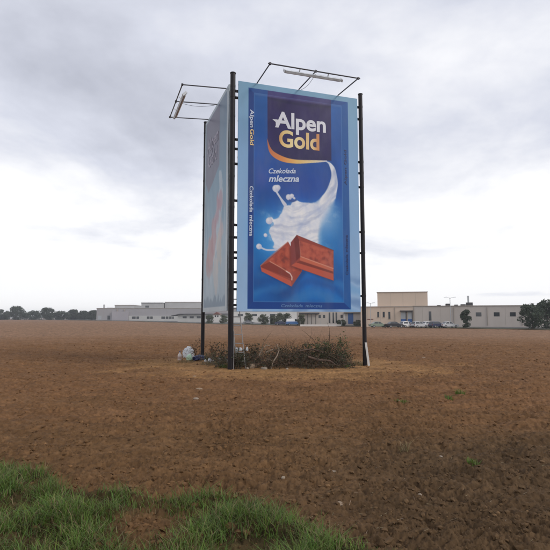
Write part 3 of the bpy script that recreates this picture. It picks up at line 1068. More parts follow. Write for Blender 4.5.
# factory right of the billboard
D = 126.0
ZB = -1.3
fa = empty("factory", (X(400, D), D, ZB), "beige flat roofed factory with a tall windowless block, right of the billboard", "factory")
bld_box("wall", M_BEIGE, fa, D, 361, 412.6, 306.9, depth=22, zb=ZB)
bld_box("wall", M_BEIGE2, fa, D, 412.7, 560, 306.5, depth=22, zb=ZB)
fa.rotation_euler = (0, 0, R(-14))
bld_box("tower_block", M_BEIGE, fa, D + 3, 375.2, 423.6, 292.4, 306.9, depth=22)
coping(fa, D, 361, 412.6, 306.9, 1.5, h=0.18)
coping(fa, D, 412.75, 560, 306.5, 1.5, h=0.18)
coping(fa, D + 3, 375.2, 423.6, 292.4, 22, h=0.16)
for (x0, y1) in ((377.5, 317.0), (382.9, 317.0), (388.4, 318.8)):
    w_ = face_piece("window", M_WIN, fa, D, x0, x0 + 1.9, 311.8, y1, proud=0.02)
    face_piece("window_surround", M_COPE, w_, D, x0 - 0.3, x0 + 2.2, y1 + 0.03, y1 + 0.4, proud=0.12)
face_piece("window", M_WIN, fa, D, 427.0, 429.4, 311.5, 320.5, proud=0.02)
for (x0, x1) in ((400.4, 405.2), (407.0, 411.0)):
    dr = face_piece("door", M_BLUE, fa, D, x0, x1, 319.0, 324.6, proud=0.10)
    face_piece("door_panel", M_GREYD, dr, D, x0, x1, 312.0, 318.95, proud=0.08)
    face_piece("canopy", M_DARKR, fa, D, x0 - 0.8, x1 + 1.0, 310.6, 311.6, proud=1.0)
    face_piece("door_frame", M_DARKR, dr, D, x1 + 0.02, x1 + 0.7, 311.7, 324.6, proud=0.25)
for x0 in (394.4, 413.0, 450.0, 480, 510):
    face_piece("downpipe", M_COPE, fa, D, x0, x0 + 0.35, 307.5, 325, proud=0.16)
face_piece("stripe", M_REDR, fa, D, 367.5, 373.5, 318.9, 319.7, proud=0.03)
for x0 in (470, 486, 500, 520, 536):
    face_piece("window", M_WIN, fa, D, x0, x0 + 5, 312.5, 316.5, proud=0.02)
for (x0, x1, y0) in ((431.7, 434.8, 305.3), (439.7, 443.4, 304.0), (447.8, 450.6, 305.0), (453.6, 457.6, 304.6), (458.6, 464, 303.0)):
    o = bld_box("roof_unit", M_DARKR, fa, D + 4, x0, x1, y0, 306.6, depth=1.6)
for x0 in (388, 400, 412):
    face_piece("panel_joint", M_COPE, fa, D + 3, x0, x0 + 0.14, 293.0, 306.0, proud=0.012)
for x0 in (368, 380.6, 421, 438, 463, 496, 526):
    face_piece("panel_joint", M_COPE, fa, D, x0, x0 + 0.14, 307.2, 325, proud=0.012)
for x0 in np.arange(104, 200, 7.0):
    face_piece("panel_joint", M_COPE, wh, 300.0, x0, x0 + 0.12, 309.0, 315.6, proud=0.015 if x0 < 112 or x0 > 130 else 1.515)
p = at(456.8, 304, D + 8)
MB().tube([(p.x, D + 8, Zp(306.6, D + 8)), (p.x, D + 8, Zp(296.6, D + 8))], 0.22, 12).build("chimney", M_GREYD, fa)

# beige workshop seen under the panel
D = 150.0
ws = empty("workshop", (X(330, D), D, -1), "beige workshop with dark gates and a blue door, seen below the billboard panel", "workshop")
bld_box("wall", M_BEIGE2, ws, D, 299, 361.5, 308.0, depth=16, zb=-1.3)
face_piece("roof_edge", M_DARKR, ws, D, 299, 319, 312.6, 313.9, proud=0.9)
face_piece("roof_edge", M_DARKR, ws, D, 343.6, 361.5, 312.4, 313.2, proud=0.7)
for x0 in (328.6, 332.4, 335.4):
    face_piece("gate", M_WIN, ws, D, x0, x0 + 1.5, 312.4, 322.9, proud=0.05)
dr = face_piece("door", M_BLUE, ws, D, 347.8, 353.0, 313.3, 323.8, proud=0.08)
face_piece("door_frame", M_WHITEB, dr, D, 343.9, 344.8, 313.3, 323.8, proud=0.10)
for x0 in (318.4, 322.8, 340.4):
    face_piece("window", M_WIN, ws, D, x0, x0 + 2.2, 315, 318.0, proud=0.02)
for x0 in (302.4, 307.6, 311.6, 315.6):
    m = MB(); m.tube([(X(x0, D - 0.8), D - 0.8, -1.2), (X(x0, D - 0.8), D - 0.8, Zp(313.4, D - 0.8))], 0.09, 8); m.build("post", M_DARKR, ws)

# grey low hall farther back in the gap left of it
D = 235.0
hl = empty("hall", (X(262, D), D, -0.6), "pale grey hall behind the bushes below the billboard panel", "hall")
bld_box("wall", M_WHITEB, hl, D, 233, 297, 311.5, depth=18, zb=-1.0)
coping(hl, D, 233, 297, 311.5, 18, m=M_GREYD, h=0.4)
for x0 in (238, 252, 270, 284):
    face_piece("window", M_WIN, hl, D, x0, x0 + 5, 314.0, 316.0)

# low pale wall with posts along the yard
def yard_wall(d, x0, x1, h, label, step):
    a, b_ = X(x0, d), X(x1, d)
    zg = tz((a + b_) / 2, d) + 0.1
    w_ = empty("yard_wall", ((a + b_) / 2, d, zg), label, "wall")
    MB().box((a, d, zg - 0.4), (b_, d + 0.2, zg + h)).build("wall", M_WHITEB, w_)
    n = int((b_ - a) / step)
    for i in range(n + 1):
        x = a + (b_ - a) * i / n
        MB().box((x - 0.06, d - 0.05, zg + h - 0.02), (x + 0.06, d + 0.06, zg + h + 0.9)).build("post", M_GREYD, w_)


yard_wall(138, 300, 341, 0.45, "low white wall with grey posts in front of the workshop", 2.6)

# ------------------------------------------------------------------ street lamps
def street_lamp(px, d, ytop, arm, label):
    x = X(px, d); zg = tz(x, d) + 0.1; zt = Zp(ytop, d)
    r_ = empty("street_lamp", (x, d, zg), label, "street lamp", "street lamps by the factory")
    MB().tube([(x, d, zg), (x, d, zg + 1.0), (x, d, zt)], [0.11, 0.08, 0.05], 10).build("pole", M_GREYD, r_)
    for s_ in (-1, 1):
        MB().tube([(x, d, zt - 0.25), (x + s_ * arm * 0.4, d, zt), (x + s_ * arm, d, zt + 0.1)], 0.035, 6).build("arm", M_GREYD, r_)
        MB().obox((x + s_ * (arm + 0.25), d, zt + 0.1), (0.34, 0, 0.03), (0, 0.12, 0), (0, 0, 0.06)).build("lamp_head", M_LAMP, r_)


street_lamp(450.0, 118, 297.6, 0.9, "tall double-armed street lamp at the right end of the parked cars")
street_lamp(370.3, 121, 303.2, 0.6, "double-armed street lamp just right of the billboard's right pole")

# ------------------------------------------------------------------ cars
M_TYRE = mat("tyre", (0.02, 0.02, 0.02), rough=0.9, var=0.2)
M_RIM = mat("rim", (0.35, 0.35, 0.36), rough=0.4, metal=0.6, var=0.1)
M_CGLASS = glass_mat("car_glass", (0.03, 0.035, 0.04), rough=0.06)
M_HEAD = mat("headlight", (0.6, 0.6, 0.6), rough=0.15, var=0.1)
M_TAIL = mat("taillight", (0.25, 0.015, 0.012), rough=0.2, var=0.1)
M_TRIM = mat("bumper_trim", (0.03, 0.03, 0.032), rough=0.6, var=0.1)


def paint(name, c, rough=0.28):
    return mat("paint_" + name, c, rough=rough, var=0.05, scale=1.0, spec=0.6)


def make_car(kind="hatch"):
    r_ = empty("parked_car", (0, 0, 0))
    if kind == "hatch":
        L_, W_, low = 4.15, 0.84, [(-2.05, .30), (-2.07, .62), (-2.0, .88), (-1.35, .95), (0.75, .93), (1.55, .80), (1.98, .66), (2.08, .48), (2.05, .26)]
        cab = dict(b0=(-2.0, .90), b1=(0.85, .92), t0=(-1.55, 1.44), t1=(0.05, 1.45)); wx = (-1.28, 1.28); split = -0.35
    elif kind == "sedan":
        L_, W_, low = 4.5, 0.86, [(-2.22, .32), (-2.25, .62), (-2.2, .90), (-1.5, .96), (0.75, .92), (1.6, .80), (2.15, .66), (2.25, .48), (2.2, .26)]
        cab = dict(b0=(-1.62, .94), b1=(0.95, .91), t0=(-1.0, 1.41), t1=(0.15, 1.42)); wx = (-1.38, 1.36); split = -0.30
    else:
        L_, W_, low = 5.0, 0.95, [(-2.5, .35), (-2.5, 1.1), (-2.48, 1.2), (0, 1.2), (1.3, 1.15), (2.2, 1.0), (2.48, .8), (2.52, .5), (2.48, .3)]
        cab = dict(b0=(-2.48, 1.18), b1=(1.55, 1.14), t0=(-2.40, 2.05), t1=(0.85, 2.02)); wx = (-1.55, 1.6); split = 0.2
    # body: side profile swept over five widths so the flanks are rounded
    m = MB(); prof = low; n = len(prof); ys = [(-W_, .93), (-W_ * .92, 1.0), (0, 1.02), (W_ * .92, 1.0), (W_, .93)]
    zc = 0.55
    vv = []
    for y_, s_ in ys:
        for (x_, z_) in prof:
            vv.append((x_ * (0.985 if abs(y_) == W_ else 1.0), y_, zc + (z_ - zc) * s_))
    ff = []
    for j in range(len(ys) - 1):
        for i in range(n):
            a, b_ = j * n + i, j * n + (i + 1) % n
            ff.append((a, b_, b_ + n, a + n))
    m.add(vv, ff, False); m.add(vv[:n], [tuple(range(n))]); m.add(vv[-n:], [tuple(range(n - 1, -1, -1))])
    m.build("body", None, r_)
    # cabin shell
    wi, wt = W_ * 0.90, W_ * 0.74
    b0, b1, t0, t1 = cab["b0"], cab["b1"], cab["t0"], cab["t1"]
    q = [(b0[0], -wi, b0[1]), (b1[0], -wi, b1[1]), (b1[0], wi, b1[1]), (b0[0], wi, b0[1]),
         (t0[0], -wt, t0[1]), (t1[0], -wt, t1[1]), (t1[0], wt, t1[1]), (t0[0], wt, t0[1])]
    tm = ((t0[0] + t1[0]) / 2, max(t0[1], t1[1]) + 0.05)
    q += [(tm[0], -wt * .95, tm[1]), (tm[0], wt * .95, tm[1])]
    m = MB(); m.add(q, [(0, 1, 5, 8, 4), (3, 7, 9, 6, 2), (1, 2, 6, 5), (0, 4, 7, 3), (4, 8, 9, 7), (8, 5, 6, 9)])
    m.build("roof", None, r_)
    V_ = [Vector(p) for p in q]

    def pane(name, a, b_, c, d, out):
        ce = (a + b_ + c + d) / 4
        pts = [ce + (p - ce) * 0.86 + out * 0.012 for p in (a, b_, c, d)]
        m2 = MB(); m2.prism(pts, (0, 0, 0), out * 0.01); m2.build(name, M_CGLASS, r_)
    up = Vector((0.6, 0, 0.6)).normalized()
    pane("windscreen", V_[1], V_[2], V_[6], V_[5], up)
    pane("rear_window", V_[3], V_[0], V_[4], V_[7], Vector((-0.8, 0, 0.4)).normalized())
    for s_ in (-1, 1):
        lo_f = Vector((b1[0] - 0.12, s_ * wi, b1[1])); lo_r = Vector((b0[0] + 0.12, s_ * wi, b0[1]))
        hi_f = Vector((t1[0], s_ * wt, t1[1])); hi_r = Vector((t0[0], s_ * wt, t0[1]))
        ml = Vector((split, s_ * wi, (b0[1] + b1[1]) / 2)); mh = Vector((split, s_ * wt, (t0[1] + t1[1]) / 2))
        o_ = Vector((0, s_, 0.25)).normalized()
        pane("side_window", ml, lo_f, hi_f, mh, o_)
        if kind != "van":
            pane("side_window", lo_r, ml, mh, hi_r, o_)
        for x_ in wx:
            wh_ = empty("wheel", (0, 0, 0)); wh_.parent = r_
            m2 = MB(); m2.tube([(x_, s_ * (W_ - 0.17), 0.31), (x_, s_ * (W_ + 0.015), 0.31)], 0.31, 16); m2.build("tyre", M_TYRE, wh_)
            m2 = MB(); m2.tube([(x_, s_ * (W_ + 0.0), 0.31), (x_, s_ * (W_ + 0.028), 0.31)], 0.19, 12); m2.build("rim", M_RIM, wh_)
        xf = max(p[0] for p in low); xr = min(p[0] for p in low)
        m2 = MB(); m2.box((xf - 0.22, s_ * W_ * .58 - .16, .60), (xf - 0.02, s_ * W_ * .68 + .12, .72)); m2.build("headlight", M_HEAD, r_)
        m2 = MB(); m2.box((xr - 0.012, s_ * W_ * .80 - .08, .66), (xr + 0.15, s_ * W_ * .80 + .08, .86)); m2.build("taillight", M_TAIL, r_)
    m2 = MB(); m2.box((xf - 0.1, -W_ * .8, .28), (xf + 0.02, W_ * .8, .42)); m2.build("bumper", M_TRIM, r_)
    m2 = MB(); m2.box((xr - 0.02, -W_ * .8, .32), (xr + 0.1, W_ * .8, .46)); m2.build("bumper", M_TRIM, r_)
    return r_


protos = {}


def place_car(kind, px, d, rz, pm, label, cat="car", group="cars parked in front of the factory", roof_m=None, zoff=0.14):
    if kind not in protos:
        protos[kind] = make_car(kind); c = protos[kind]
    else:
        c = copy_tree(protos[kind])
    if kind == "van":
        c.name = "parked_van"
    x = X(px, d)
    c.location = (x, d, tz(x, d) + zoff); c.rotation_euler = (0, 0, R(rz))
    for ch in c.children:
        base = ch.name.split(".")[0]
        if base in ("body", "roof"):
            if not ch.data.materials:
                ch.data.materials.append(pm)
            ch.material_slots[0].link = 'OBJECT'
            ch.material_slots[0].material = roof_m if (roof_m and base == "roof") else pm
    return tag(c, label, cat, group)


P_BLACK = paint("black", (0.012, 0.013, 0.018)); P_SILV = paint("silver", (0.50, 0.51, 0.53), 0.3); P_WHITE = paint("white", (0.75, 0.75, 0.74))
P_GREEN = paint("green", (0.20, 0.26, 0.19), 0.5); P_BLUE = paint("blue", (0.05, 0.14, 0.34)); P_DBLUE = paint("dark_blue", (0.03, 0.04, 0.09)); P_GREY = paint("grey", (0.22, 0.22, 0.23))
place_car("sedan", 378.0, 113, 6, P_GREEN, "dull green saloon at the left end of the parked row by the factory")
place_car("sedan", 394.0, 112, 12, P_BLACK, "black saloon parked in front of the factory's blue doors")
place_car("hatch", 407.2, 113, 20, P_WHITE, "white hatchback parked just right of the black saloon")
place_car("hatch", 418.5, 112, 24, P_SILV, "silver hatchback in the middle of the parked row by the factory")
place_car("sedan", 427.0, 114, 26, P_WHITE, "white saloon half hidden between the silver hatchback and the dark one")
place_car("hatch", 436.5, 112, 22, P_DBLUE, "dark blue hatchback parked second from the right of the row")
place_car("sedan", 448.0, 112, 14, P_SILV, "silver saloon at the right end of the row, under the street lamp")
place_car("van", 293.5, 150, 8, P_BLUE, "blue van with white roof seen under the middle of the billboard panel", "van", "vehicles seen under the billboard", roof_m=P_WHITE)
place_car("sedan", 281.8, 152, -8, P_DBLUE, "dark saloon parked left of the blue and white van", group="vehicles seen under the billboard")
place_car("sedan", 249.0, 185, 3, P_GREY, "grey saloon seen under the left end of the billboard panel", group="vehicles seen under the billboard")

# ------------------------------------------------------------------ trees and bushes far off
def leaf_cloud(centres, radii, n_per, size, rng, flat=0.8):
    """small two-triangle leaves scattered through clumps"""
    Vs = []
    for c, r_ in zip(centres, radii):
        d = rng.normal(size=(n_per, 3)); d /= np.linalg.norm(d, axis=1)[:, None]
        rr = r_ * rng.uniform(0.35, 1.0, n_per) ** 0.6
        P = np.array(c) + d * rr[:, None] * np.array([1, 1, flat])
        a = rng.normal(size=(n_per, 3)); a /= np.linalg.norm(a, axis=1)[:, None]
        b_ = np.cross(a, rng.normal(size=(n_per, 3))); b_ /= np.linalg.norm(b_, axis=1)[:, None]
        s_ = size * rng.uniform(0.6, 1.4, n_per)[:, None]
        Vs.append(np.stack([P - a * s_, P - b_ * s_ * 0.45, P + a * s_, P + b_ * s_ * 0.45], 1).reshape(-1, 3))
    V = np.concatenate(Vs)
    F = np.arange(len(V)).reshape(-1, 4)
    return V, F


M_LEAF_FAR = mat("far_leaves", (0.055, 0.075, 0.045), rough=0.7, var=0.3, scale=0.6, island=0.35, trans=0.25)
M_LEAF_BUSH = mat("bush_leaves", (0.10, 0.115, 0.065), rough=0.7, var=0.3, scale=0.8, island=0.35, trans=0.25)
M_BARK = mat("bark", (0.075, 0.055, 0.04), rough=0.9, var=0.3, scale=8, bump=0.01, bscale=20)


def tree(name, px, d, ytop, wid, m, label, group, seed, cat="tree", low=0.25, clumps=26, n_per=70, leaf=None):
    rng = np.random.default_rng(seed)
    x = X(px, d); zg = tz(x, d); h = Zp(ytop, d) - zg
    r_ = empty(name, (x, d, zg), label, cat, group)
    leaf = leaf or h * 0.05
    cs = []; rs = []
    for k in range(clumps):
        t = rng.uniform(low, 0.93)
        env = math.sin(math.pi * min(1, max(0.0, (t - low * 0.6) / (1.02 - low * 0.6))) ** 0.85) ** 0.7
        a = rng.uniform(0, 2 * math.pi); q = rng.uniform(0.2, 1.0) ** 0.6 * env * wid * 0.42
        cs.append((x + math.cos(a) * q, d + math.sin(a) * q, zg + t * h)); rs.append(h * rng.uniform(0.07, 0.14) + wid * 0.06)
    m_ = MB()
    m_.tube([(x, d, zg - 0.3), (x + 0.02 * h, d, zg + h * 0.35), (x, d, zg + h * 0.8)], [h * 0.03, h * 0.022, h * 0.006], 8)
    for k in range(0, clumps, 3):
        c = cs[k]; t0 = zg + (c[2] - zg) * 0.6
        m_.tube([(x, d, t0), ((x + c[0]) / 2, (d + c[1]) / 2, (t0 + c[2]) / 2 + 0.02 * h), c], [h * 0.012, h * 0.008, h * 0.003], 5)
    m_.build("trunk", M_BARK, r_)
    V, F = leaf_cloud(cs, rs, n_per, leaf, rng)
    np_mesh("crown", V, F, m, parent=r_)
    return r_


tree_specs = [(62, 390, 311.8, 17), (74, 400, 309.9, 13), (84, 395, 311.2, 14), (93, 385, 310.6, 11), (48, 380, 308.0, 15), (33, 400, 311.6, 20), (17, 390, 306.8, 16), (3, 405, 310.2, 19)]
tl_ = ["tree just left of the grey warehouse, nearest to its end wall", "second tree left of the grey warehouse"]
names_ = {93: "low dark tree touching the left end of the grey warehouse", 84: "second dark tree counted left from the grey warehouse",
          74: "third dark tree left from the grey warehouse, slightly taller", 62: "fourth dark tree counted left from the grey warehouse",
          48: "fifth, tall dark tree counted left from the grey warehouse", 33: "third dark tree from the left edge of the field view",
          17: "tallest dark tree near the left edge of the view", 3: "dark tree cut by the left edge of the view"}
for i, (px, d, yt, w_) in enumerate(tree_specs):
    tree("broadleaf_tree", px, d, yt, w_, M_LEAF_FAR, names_[px], "trees left of the warehouse", 100 + i, low=0.03, clumps=60, n_per=70, leaf=0.5)
for i, (px, d, yt, w_, lb) in enumerate(((465.0, 111, 310.5, 2.6, "narrow dark tree beyond the last car, in front of the factory"), (531, 102, 304, 6, "leafy tree in front of the factory near the right edge"), (546, 104, 300.5, 7, "tall leafy tree cut by the right edge of the view"))):
    tree("broadleaf_tree", px, d, yt, w_, M_LEAF_FAR, lb, "trees by the factory", 140 + i, low=0.1, clumps=26, n_per=70)
for i, (px, d, yt, w_, lb) in enumerate(((248.5, 190, 312.6, 4.0, "rounded green bush seen just right of the ladder"), (263.5, 176, 314.0, 4.6, "dark bush under the left part of the billboard panel"),
                                         (272.5, 178, 315.6, 3.2, "small bush right of the dark one under the panel"), (279.0, 165, 313.4, 5.0, "broad hedge-like bush left of the blue van"),
                                         (287.0, 168, 313.6, 4.4, "bush right behind the dark saloon"), (301.5, 146, 314.6, 2.6, "green shrub right of the blue and white van"),
                                         (209.5, 205, 314.6, 4.0, "dull bush just right of the far pole"), (223.5, 200, 315.0, 4.4, "dull bush left of the near pole, beyond the field"),
                                         (341, 141, 319.5, 3.2, "low shrub beside the workshop's blue door"), (357.5, 138, 320.5, 3.0, "low shrub left of the billboard's right pole"))):
    tree("bush", px, d, yt, w_, M_LEAF_BUSH, lb, "bushes at the far side of the field", 170 + i, cat="bush", low=0.0, clumps=40, n_per=60, leaf=0.2)


# ------------------------------------------------------------------ ladder behind the near pole
def build_ladder():
    r_ = empty("ladder", (-1.05, 14.47, 0.0), "pale aluminium ladder leaning just behind the near pole", "ladder")
    top = 2.55
    def rail_pt(s_, z):   # s_ 0 left, 1 right
        xr = -0.918 - 0.113 * z
        return Vector((xr - 0.26 * (1 - s_), 14.50 - 0.02 * z, z))
    for s_ in (0, 1):
        a, b_ = rail_pt(s_, -0.05), rail_pt(s_, top)
        ax = (b_ - a) / 2
        MB().obox((a + b_) / 2, (0.012, 0, 0), (0, 0.028, 0), ax).build("rail", M_ALU, r_)
    z = 0.26
    while z < top - 0.1:
        MB().tube([rail_pt(0, z), rail_pt(1, z)], 0.014, 8).build("rung", M_ALU, r_)
        z += 0.275


build_ladder()

# ------------------------------------------------------------------ brush heap under the billboard
M_TWIG = mat("twig_bark", (0.095, 0.065, 0.044), rough=0.9, var=0.3, scale=10, island=0.45)
M_PALEB = mat("peeled_branch", (0.24, 0.185, 0.135), rough=0.8, var=0.25, scale=12)
M_LEAFD = mat("dull_leaves", (0.045, 0.050, 0.024), rough=0.65, var=0.3, scale=3, island=0.5, trans=0.2)
M_LEAFB = mat("withered_leaves", (0.105, 0.062, 0.034), rough=0.8, var=0.3, scale=3, island=0.4, trans=0.2)
M_LEAFG = mat("sprout_leaves", (0.062, 0.085, 0.030), rough=0.6, var=0.3, scale=3, island=0.45, trans=0.25)

_hx = np.array([(q - 275.5) / 461.7 * 15.3 for q in (190, 205, 230, 245, 262, 280, 300, 313, 322, 331, 339, 345, 353)])
_hz = np.array([0.14, 0.40, 0.52, 0.58, 0.56, 0.58, 0.54, 0.62, 0.72, 0.68, 0.42, 0.20, 0.04])


def heap(x, y):
    return np.interp(x, _hx, _hz) * np.clip(1 - ((y - 15.35) / 1.15) ** 2, 0, 1) ** 0.6


def branch(m, rng, p, d, length, r0, seg=5, n=4, droop=0.0, wig=0.25):
    pts = [Vector(p)]; d = Vector(d).normalized()
    for k in range(seg):
        d = (d + Vector(rng.normal(size=3) * wig) + Vector((0, 0, -droop))).normalized()
        q = pts[-1] + d * (length / seg)
        q.z = max(q.z, 0.015)
        pts.append(q)
    m.tube(pts, [r0 * (1 - 0.8 * k / seg) for k in range(seg + 1)], n, cap=False)
    return pts


def leaves_along(rng, P, n, size, spread, out):
    idx = rng.integers(0, len(P), n)
    C = np.array(P)[idx] + rng.normal(size=(n, 3)) * spread
    C[:, 2] = np.maximum(C[:, 2], 0.02)
    a = rng.normal(size=(n, 3)); a /= np.linalg.norm(a, axis=1)[:, None]
    b_ = np.cross(a, rng.normal(size=(n, 3))); b_ /= np.linalg.norm(b_, axis=1)[:, None]
    s_ = size * rng.uniform(0.5, 1.5, n)[:, None]
    out.append(np.stack([C - a * s_, C - b_ * s_ * 0.4, C + a * s_, C + b_ * s_ * 0.4], 1).reshape(-1, 3))


def build_heap():
    rng = np.random.default_rng(21)
    m = MB(); pts_all = []
    for k in range(680):
        x = rng.uniform(-2.1, 2.45); y = rng.uniform(14.45, 16.3)
        h = float(heap(x, y)) * (0.75 + 0.9 * float(pn(np.array([x * 1.6]), np.array([y * 1.6]))[0]))
        if h < 0.06 or (x < -1.0 and rng.random() < 0.45):
            continue
        z = rng.uniform(0.0, h)
        a = rng.uniform(0, 2 * math.pi)
        up = rng.uniform(-0.25, 0.75) + (0.6 if rng.random() < 0.10 else 0)
        L_ = rng.uniform(0.3, 1.0) * (0.6 + h)
        pts = branch(m, rng, (x, y, z), (math.cos(a), math.sin(a) * 0.7, up), L_, 0.004 + 0.016 * rng.random() ** 2.5, seg=5, n=4, droop=0.05)
        pts_all += [tuple(q) for q in pts[1:] if q.z < h * 1.25 + 0.12]
        for j in range(2):
            q = pts[rng.integers(1, 4)]
            p2 = branch(m, rng, q, rng.normal(size=3) + np.array([0, 0, 0.4]), L_ * 0.45, 0.004, seg=3, n=3)
            pts_all += [tuple(w) for w in p2[1:] if w.z < h * 1.3 + 0.1]
    hp = empty("brush_heap", (0.3, 15.3, 0), "dark tangled heap of cut branches and withered leaves under the billboard", "brush heap")
    o = m.build("twigs", M_TWIG, hp); o["kind"] = "stuff"
    out = []; leaves_along(rng, pts_all, 7000, 0.027, 0.05, out)
    V = out[0]; np_mesh("leaves", V, np.arange(len(V)).reshape(-1, 4), M_LEAFD, parent=hp)["kind"] = "stuff"
    out = []; leaves_along(rng, pts_all, 5200, 0.028, 0.05, out)
    V = out[0]; np_mesh("withered_leaves", V, np.arange(len(V)).reshape(-1, 4), M_LEAFB, parent=hp)["kind"] = "stuff"


build_heap()

# single pale or thick branches lying on the heap
for i, (pp, r0, m_, lb) in enumerate((
        ([(259, 356, 15.0), (262, 349, 15.2), (266, 345.5, 15.3), (270, 346, 15.4)], 0.020, M_PALEB, "short pale peeled branch arching over the left of the brush heap"),
        ([(271, 369, 14.35), (273, 362, 14.45), (277, 356, 14.6), (279, 350, 14.7), (277, 344, 14.8)], 0.022, M_PALEB, "crooked upright pale branch in front of the brush heap"),
        ([(266, 352.5, 14.9), (270, 350.6, 14.9), (274, 349.5, 15.0)], 0.024, M_PALEB, "stubby bleached branch lying near the middle of the brush heap"),
        ([(308, 357, 14.7), (318, 360, 14.6), (330, 361, 14.6), (337, 366, 14.5)], 0.045, M_TWIG, "thick dark log at the right foot of the brush heap"),
        ([(300, 351, 14.9), (312, 349, 15.0), (324, 353, 14.9)], 0.030, M_TWIG, "dark bough lying across the right of the brush heap"))):
    pts = [at(*q) for q in pp]
    pts[0].z = max(0.02, pts[0].z)
    m = MB(); m.tube(pts, [r0 * (1 - 0.12 * k) for k in range(len(pts))], 8)
    rng = np.random.default_rng(50 + i)
    for j in range(3):
        branch(m, rng, pts[1 + j % (len(pts) - 1)], rng.normal(size=3) + np.array([0, 0, 0.6]), 0.22, r0 * 0.35, seg=3, n=4)
    o = m.build("cut_branch", m_, origin=pts[0])
    tag(o, lb, "branch", "single branches on the brush heap")


def sprout(px, base_py, top_py, wid, m_leaf, n_stem, n_leaf, label, seed, leaf=0.032, name="shrub", depth=None, group="shrubs growing round the brush heap"):
    rng = np.random.default_rng(seed)
    g = gnd(px, base_py)
    if depth:
        g = at(px, 340, depth); g.z = 0
    h = at(px, top_py, g.y).z
    zg = gz(g.x, g.y)
    r_ = empty(name, (g.x, g.y, zg), label, "shrub", group)
    m = MB(); pts = []
    for k in range(n_stem):
        a = rng.uniform(0, 2 * math.pi); q = rng.uniform(0, wid * 0.15)
        L_ = (h - zg) * rng.uniform(0.6, 1.06)
        P_ = branch(m, rng, (g.x + math.cos(a) * q, g.y + math.sin(a) * q, zg - 0.02), (math.cos(a) * wid * 0.4 / h, math.sin(a) * wid * 0.4 / h, 1), L_, 0.009, seg=6, n=4, wig=0.10)
        pts += [tuple(w) for w in P_[2:]]
        for j in range(4):
            b0 = P_[rng.integers(1, 6)]
            P2 = branch(m, rng, b0, rng.normal(size=3) * np.array([1, 1, 0.4]) + np.array([0, 0, 0.7]), L_ * 0.3, 0.004, seg=3, n=3)
            pts += [tuple(w) for w in P2[1:]]
    m.build("stem", M_TWIG, r_)
    out = []; leaves_along(rng, pts, n_leaf, leaf, 0.035, out)
    V = out[0]; np_mesh("foliage", V, np.arange(len(V)).reshape(-1, 4), m_leaf, parent=r_)
    return r_


sprout(336, 366, 335, 0.8, M_LEAFG, 9, 900, "tallest leafy green shrub at the right side of the brush heap", 301, depth=15.2)
sprout(319, 366, 339, 0.8, M_LEAFG, 8, 800, "leafy green shrub just left of the tallest one in the brush heap", 302, depth=15.3)
sprout(303, 362, 344, 0.6, M_LEAFD, 6, 420, "dull green shrub in the middle right of the brush heap", 303, depth=15.6)
sprout(343, 362, 347, 0.5, M_LEAFD, 5, 260, "thin dull shrub at the right end of the brush heap", 304, depth=15.4)
sprout(256, 360, 339, 0.55, M_LEAFD, 5, 260, "lanky dull shrub right of the ladder", 305, depth=15.5)
sprout(245.5, 356, 332, 0.40, M_LEAFB, 4, 170, "tall withered shrub rising beside the ladder", 306, depth=15.6)
sprout(197, 356, 337, 0.40, M_LEAFB, 5, 200, "withered weed left of the far pole, behind the rubbish bags", 307, depth=18.2)
sprout(213, 356, 338, 0.55, M_LEAFB, 5, 240, "reddish withered weed just right of the far pole", 308, depth=18.0)
sprout(222, 360, 341, 0.55, M_LEAFD, 5, 260, "dull green weed left of the near pole", 309, depth=17.2)
sprout(285, 362, 343, 0.6, M_LEAFD, 6, 360, "dull shrub in the middle of the brush heap", 310, depth=15.7)
sprout(241, 369, 346, 0.60, M_LEAFD, 10, 620, "low dull shrub in front of the ladder's foot", 313, depth=14.38)
sprout(233.5, 370, 353, 0.35, M_LEAFB, 5, 200, "low withered weed right beside the near pole's foot", 314, depth=14.42)
sprout(209, 362, 351, 0.6, M_LEAFG, 7, 380, "low green weed between the blue bag and the near pole", 311, depth=16.6, leaf=0.026)
sprout(221, 366, 355, 0.6, M_LEAFG, 7, 380, "low green weed at the foot of the near pole, left side", 312, depth=15.6, leaf=0.026)


# ------------------------------------------------------------------ rubbish
def crumple(name, c, sx, sy, sz, m, seed, amp=0.22, freq=3.0, sub=4, flat=True):
    """crumpled bag or lump resting on the ground"""
    bm = bmesh.new(); bmesh.ops.create_icosphere(bm, subdivisions=sub, radius=1.0)
    for v in bm.verts:
        p = v.co.copy(); q = p * freq + Vector((seed * 3.1, seed * 1.7, seed))
        n = mnoise.turbulence(q, 3, True) - 0.6
        r_ = 1 + amp * n + 0.12 * mnoise.noise(p * 1.3 + Vector((seed, 0, 0)))
        v.co = Vector((p.x * r_ * sx, p.y * r_ * sy, p.z * r_ * sz))
        if flat and v.co.z < -sz * 0.55: v.co.z = -sz * 0.55
    me = bpy.data.meshes.new(name); bm.to_mesh(me); bm.free()
    zmin = min(v.co.z for v in me.vertices)
    for v in me.vertices: v.co.z -= zmin
    me.polygons.foreach_set("use_smooth", [False] * len(me.polygons))
    me.materials.append(m)
    o = bpy.data.objects.new(name, me); COL.objects.link(o)
    o.location = (c[0], c[1], c[2]); o.rotation_euler = (0, 0, seed)
    return o


